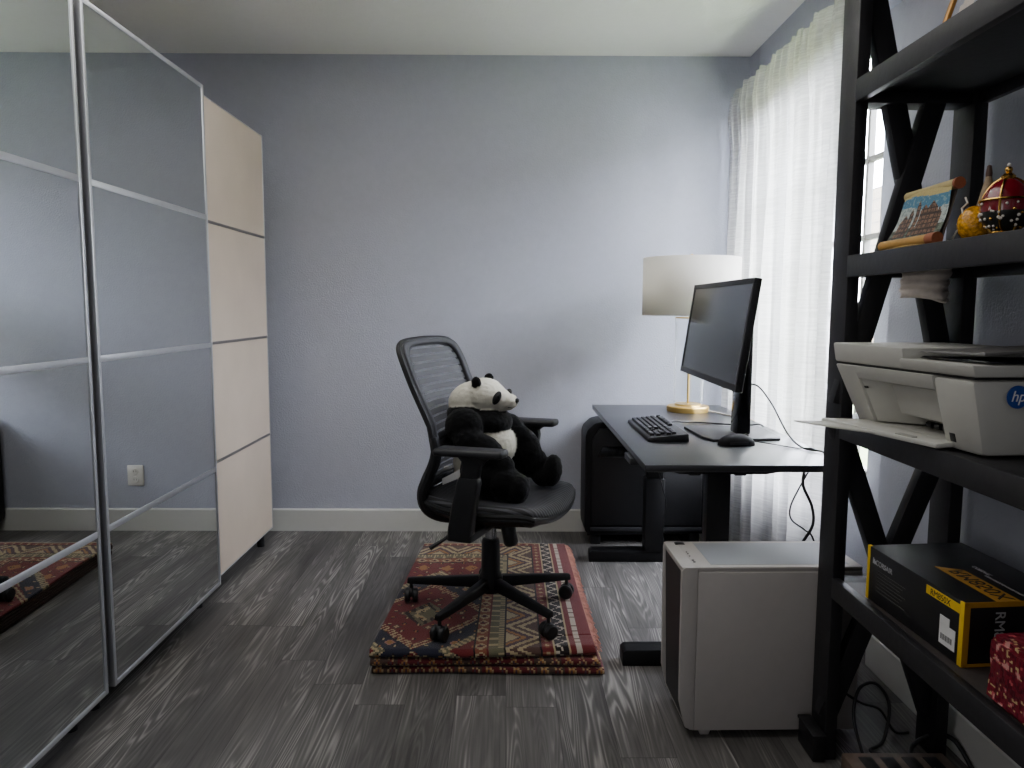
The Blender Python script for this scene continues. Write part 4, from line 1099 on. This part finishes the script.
MB().hexa([tq(.60, 1.096, .015), tq(1.0, 1.098, .02), tq(1.0, 1.112, .27), tq(.60, 1.104, .27), tq(.64, 1.101, .02), tq(1.0, 1.104, .02), tq(1.0, 1.118, .27), tq(.64, 1.112, .27)], .002).build('feeder_flap', mat('grey_flap', (96, 94, 92), .5), pn)
# tray
def yq(u, d, z): 
    p = BFL*(1-u)+BFN*u; return Vector((p.x, p.y, z))-dep.normalized()*d
tr = MB().hexa([yq(.10, 0, ZP+.010), yq(.82, 0, ZP+.010), yq(.80, .035, ZP+.006), yq(.08, .115, ZP+.012), yq(.10, 0, ZP+.020), yq(.82, 0, ZP+.020), yq(.80, .035, ZP+.016), yq(.08, .115, ZP+.024)], .003)
tro = tr.build('output_tray', M['printer'], pn)
MB().hexa([yq(.12, .09, ZP+.012), yq(.50, .055, ZP+.010), yq(.30, .135, ZP+.014), yq(.10, .185, ZP+.016), yq(.12, .09, ZP+.018), yq(.50, .055, ZP+.016), yq(.30, .135, ZP+.018), yq(.10, .185, ZP+.020)], .002).build('tray_extender', M['printer'], tro)
MB().hexa([yq(.56, .045, ZP+.016), yq(.66, .035, ZP+.016), yq(.66, .047, ZP+.0155), yq(.56, .057, ZP+.0155), yq(.56, .045, ZP+.0215), yq(.66, .035, ZP+.0205), yq(.66, .047, ZP+.0195), yq(.56, .057, ZP+.0205)]).build('tray_latch', M['printerd'], tro)
# round badge on the near side
sdir = dep.normalized(); bc_ = BFN*(.22)+TFN*.78; 
nrm = Vector((sdir.y, -sdir.x, 0)); bcen = Vector((bc_.x, bc_.y, 1.025))+sdir*.075+nrm*.008
bm_t = frame_mtx(bcen, sdir, (0, 0, 1))
bd_ = MB(); bd_.lathe([(0, .0), (.021, .0), (.021, .002), (0, .002)], (0, 0, 0), 28, Matrix.Identity(4)); bd_.bm.transform(bm_t)
bdo = bd_.build('round_badge', M['blue'], pn)
text('hp', 'badge_lettering', M['whitep'], bdo, bm_t @ Matrix.Translation((0, -.008, .0022)), .028, .0003, 'CENTER', .25)

pn.location = pn.location+Vector((-.006, 0, .006))
# ------------------------------------------------------------------ black and yellow box
bx = thing('power_supply_box', 'black cardboard box with yellow ends and yellow model strip on the shelf', 'box', (.96, 1.54, .498))
ZB0, ZB1 = .498, .627
bl, bnr = Vector((.866, 1.740, 0)), Vector((.880, 1.384, 0))
bd1 = Vector((.236, .022, 0))
def bq(u, v, z): return bl*(1-u)+bnr*u+bd1*v+Vector((0, 0, z))
def bslab(u0, u1, v0, v1, z0, z1, bev=0.):
    return MB().hexa([bq(u0, v0, z0), bq(u1, v0, z0), bq(u1, v1, z0), bq(u0, v1, z0), bq(u0, v0, z1), bq(u1, v0, z1), bq(u1, v1, z1), bq(u0, v1, z1)], bev)
bslab(0, 1, 0, 1, ZB0, ZB1, .002).build('carton', M['boxblack'], bx)
join(bslab(-.004, .028, -.004, .03, ZB0, ZB1+.0006, .001)).build('yellow_band', M['yellow'], bx)
e0 = .0008
join(bslab(.965, 1.003, -.004, .02, ZB0, ZB1, .001)).build('yellow_band', M['yellow'], bx)
join(bslab(1.000, 1.004, -.002, 1, ZB1-.010, ZB1+.0006), bslab(1.0, 1.004, -.002, .05, ZB0, ZB1), bslab(1.0, 1.004, -.002, 1, ZB0, ZB0+.006)).build('ochre_edging', M['ochre'], bx)
ey_ = (bnr-bl).normalized(); ex_ = bd1.normalized()
# front strip with lettering
fsx = bslab(.66, .975, -.0045, .004, ZB1-.026, ZB1-.008).build('model_strip', M['yellow'], bx)
text('RM850X', 'strip_lettering', M['inkblack'], fsx, frame_mtx(bq(.70, -.0050, ZB1-.0235), ey_, (0, 0, 1)), .0185)
tso = MB().hexa([bq(u, v, ZB1+dz) for dz in (0, .0006) for u, v in ((.44, .28), (1.0, .28), (1.0, .49), (.52, .49))]).build('model_strip', M['ochre'], bx)
text('RM850X', 'strip_lettering', M['inkblack'], tso, frame_mtx(bq(.52, .46, ZB1+.0008), ey_, -ex_), .046)
text('CORSAIR', 'maker_lettering', M['inkgrey'], bx, frame_mtx(bq(.10, -.0006, ZB1-.036), ey_, (0, 0, 1)), .017)
sl = MB()
for k in range(3):
    p = bq(.062+.012*k, -.0006, ZB1-.036); sl.hexa([p, p+ey_*.006, p+ey_*.006+ex_*.0006, p+ex_*.0006, p+ey_*.002+Vector((0, 0, .014-.003*k)), p+ey_*.0045+Vector((0, 0, .014-.003*k)), p+ey_*.0045+ex_*.0006+Vector((0, 0, .014-.003*k)), p+ey_*.002+ex_*.0006+Vector((0, 0, .014-.003*k))])
sl.build('sail_emblem', M['inkgrey'], bx)
text('FULLY MODULAR POWER SUPPLY', 'small_lettering', M['inkgrey'], bx, frame_mtx(bq(.62, .60, ZB1+.0005), ey_, -ex_), .0075)
text('CORSAIR', 'maker_lettering', M['inkgrey'], bx, frame_mtx(bq(.46, .66, ZB1+.0005), ey_, -ex_), .014)
ll = MB()
for k in range(7):
    ll.hexa([bq(u, v, z) for z in (ZB1-.050-.008*k, ZB1-.0475-.008*k) for u, v in ((.12, -.0035), (.12+.33-.03*(k % 3), -.0035), (.12+.33-.03*(k % 3), .002), (.12, .002))])
ll.build('print_lines', mat('faint_print', (58, 57, 54), .6), bx)
stk = join(bslab(.80, .94, -.004, .002, ZB0+.020, ZB0+.062), bslab(.80, .885, -.004, .002, ZB0+.060, ZB0+.078)).build('white_sticker', M['whitep'], bx)
bar_ = MB()
for k in range(14):
    u = .815+.0075*k
    bar_.hexa([bq(a, b, z) for z in (ZB0+.030, ZB0+.042) for a, b in ((u, -.0055), (u+.002+.002*(k % 3 == 0), -.0055), (u+.002+.002*(k % 3 == 0), -.002), (u, -.002))])
bar_.build('barcode', M['inkblack'], stk)
text('RM850X', 'end_lettering', M['inkgrey'], bx, frame_mtx(bq(1.006, .27, ZB1-.018), (0, 0, -1), ex_), .030)

# floral wrapped package in front of it
gp = thing('wrapped_gift', 'crimson floral gift-wrapped packet in front of the black and yellow box', 'gift', (.95, 1.19, .498))
def gcol(p):
    n = mnoise.noise(p*70); m2 = mnoise.noise(p*120+Vector((5, 1, 2)))
    if n > .44: return (196, 142, 134)
    if n > .34: return (176, 78, 84)
    if m2 > .42: return (190, 166, 120)
    return (108, 24, 40) if m2 > -.2 else (80, 16, 30)
g0, g1 = Vector((.856, 1.275, .499)), Vector((.856, 1.10, .499))
gb = bmesh.new(); bmesh.ops.create_cube(gb, size=1)
for v in gb.verts:
    u, d_, z_ = v.co.y+.5, v.co.x+.5, v.co.z+.5
    v.co = g0*(u)+g1*(1-u)+Vector((.25*d_, .02*d_, .118*z_+.012*d_*z_))
bmesh.ops.bevel(gb, geom=gb.edges[:], offset=.008, segments=2, affect='EDGES')
bmesh.ops.subdivide_edges(gb, edges=gb.edges[:], cuts=9, use_grid_fill=True)
bmesh.ops.triangulate(gb, faces=[f for f in gb.faces if len(f.verts) > 4])
for v in gb.verts: v.co += Vector((mnoise.noise(v.co*30), mnoise.noise(v.co*30+Vector((9, 0, 0))), .6*mnoise.noise(v.co*26+Vector((0, 7, 0)))))*.004
for v in gb.verts: v.co.z = max(v.co.z, .4985)
bmesh.ops.subdivide_edges(gb, edges=gb.edges[:], cuts=3, use_grid_fill=True)
gm_ = MB(); gm_.bm.free(); gm_.bm = gb
gm_.build('wrapping', M['foil'], gp, colf=gcol, smooth=30)

# things on the floor by the shelf
fb = thing('floor_equipment_box', 'low black box on the floor at the foot of the bookshelf post', 'box', (.79, 1.88, 0))
MB().box((.806, 1.856, .002), (.8385, 1.958, .070), .003).build('box_body', M['blackp'], fb)
MB().box((.803, 1.852, .069), (.8395, 1.960, .077), .002).build('box_lid', M['wood'], fb)
rt_ = thing('power_strip', 'dark flat power strip on the floor under the bookshelf', 'power strip', (.98, 1.79, 0))
MB().box((.866, 1.74, .0), (1.13, 1.828, .048), .006).build('strip_body', mat('highlight_brown_plastic', (92, 78, 68), .5, vary=.3, vscale=25), rt_)  # lighter brown stands in for the highlights on the dark strip
for k in range(4):
    MB().box((.900+.055*k, 1.760, .047), (.935+.055*k, 1.805, .0495), .001).build('socket', M['blackp'], rt_)
cord('floor_cable', [(.94, 1.86, .02), (.93, 1.90, .10), (.955, 1.93, .165), (1.01, 1.95, .17), (1.05, 1.95, .11), (1.03, 1.93, .02), (.98, 1.90, .006), (1.05, 1.87, .006)], .0045, M['cable'], 'black cable looped on the floor below the lowest shelf')
cord('floor_wire', [(.90, 1.99, .20), (.93, 1.98, .14), (.98, 1.97, .105), (1.03, 1.96, .09), (1.08, 1.97, .02), (1.13, 1.99, .006)], .0035, M['cable'], 'thin black wire crossing the cable loop below the lowest shelf')
cord('adapter_cable', [(1.04, 1.80, .030), (1.08, 1.88, .03), (1.14, 1.90, .05), (1.19, 1.88, .05), (1.2, 1.80, .006)], .006, M['cable'], 'short thick black cable beside the white baseboard under the bookshelf')

# ------------------------------------------------------------------ light
wd = bpy.data.worlds.new('sky'); S.world = wd; wd.use_nodes = True
nt = wd.node_tree; nt.nodes.clear()
o_ = nt.nodes.new('ShaderNodeOutputWorld'); bg = nt.nodes.new('ShaderNodeBackground')
sky = nt.nodes.new('ShaderNodeTexSky'); sky.sky_type = 'HOSEK_WILKIE'; sky.turbidity = 6; sky.sun_direction = (-.6, .2, .75)
mxw = nt.nodes.new('ShaderNodeMix'); mxw.data_type = 'RGBA'; mxw.inputs['Factor'].default_value = .75
nt.links.new(sky.outputs[0], mxw.inputs['A']); mxw.inputs['B'].default_value = (.91, .955, 1.08, 1)
nt.links.new(mxw.outputs['Result'], bg.inputs['Color']); bg.inputs['Strength'].default_value = 10.0
nt.links.new(bg.outputs[0], o_.inputs[0])
pl_ = bpy.data.lights.new('window_portal', 'AREA'); pl_.shape = 'RECTANGLE'; pl_.size = WZ1-WZ0; pl_.size_y = WY1-WY0
pl_.cycles.is_portal = True
po_ = bpy.data.objects.new('window_portal', pl_); COL.objects.link(po_); po_.location = (XO+.02, (WY0+WY1)/2, (WZ0+WZ1)/2); po_.rotation_euler = (0, PI/2, 0)
fl_ = bpy.data.lights.new('front_fill', 'AREA'); fl_.shape = 'RECTANGLE'; fl_.size = 2.2; fl_.size_y = 1.6; fl_.energy = .12; fl_.color = (1, .95, .90)  # unseen fill behind the camera, added to lift the shadows
fo_ = bpy.data.objects.new('front_fill', fl_); COL.objects.link(fo_); fo_.location = (-.2, YF+.06, 1.45); fo_.rotation_euler = (math.radians(90), 0, 0)
f2_ = bpy.data.lights.new('right_fill', 'AREA'); f2_.shape = 'RECTANGLE'; f2_.size = 1.5; f2_.size_y = 1.2; f2_.energy = .3; f2_.color = (.88, .95, 1)  # added cool fill on the right wall, no window there; brightens the room
fo2 = bpy.data.objects.new('right_fill', f2_); COL.objects.link(fo2); fo2.location = (XR-.02, -.35, 1.4); fo2.rotation_euler = (0, math.radians(90), 0)
f3_ = bpy.data.lights.new('left_fill', 'AREA'); f3_.shape = 'RECTANGLE'; f3_.size = 1.6; f3_.size_y = 1.3; f3_.energy = 1.5; f3_.color = (1, .97, .95)  # added fill on the left wall, no doorway there; lifts the right wall
fo3 = bpy.data.objects.new('left_fill', f3_); COL.objects.link(fo3); fo3.location = (XL+.03, -.45, 1.5); fo3.rotation_euler = (0, math.radians(-90), 0)
f4_ = bpy.data.lights.new('overhead_fill', 'AREA'); f4_.shape = 'RECTANGLE'; f4_.size = 1.5; f4_.size_y = 1.7; f4_.energy = 2.1; f4_.color = (1, .98, .96)  # added fill above the frame, no fixture; brightens floor and desk top
fo4 = bpy.data.objects.new('overhead_fill', f4_); COL.objects.link(fo4); fo4.location = (-.30, 2.05, H-.03)
sn = bpy.data.lights.new('sun', 'SUN'); sn.energy = .6; sn.angle = math.radians(2); sn.color = (1, .94, .84)
so = bpy.data.objects.new('sun', sn); COL.objects.link(so); so.rotation_euler = (0, math.radians(-42), 0)
S.view_settings.view_transform = 'AgX'; S.view_settings.look = 'AgX - Base Contrast'; S.view_settings.exposure = 3.3
try:
    S.cycles.use_denoising = True; S.cycles.max_bounces = 14; S.cycles.diffuse_bounces = 8; S.cycles.transparent_max_bounces = 16; S.cycles.sample_clamp_indirect = 8
    S.cycles.caustics_reflective = False
except Exception: pass
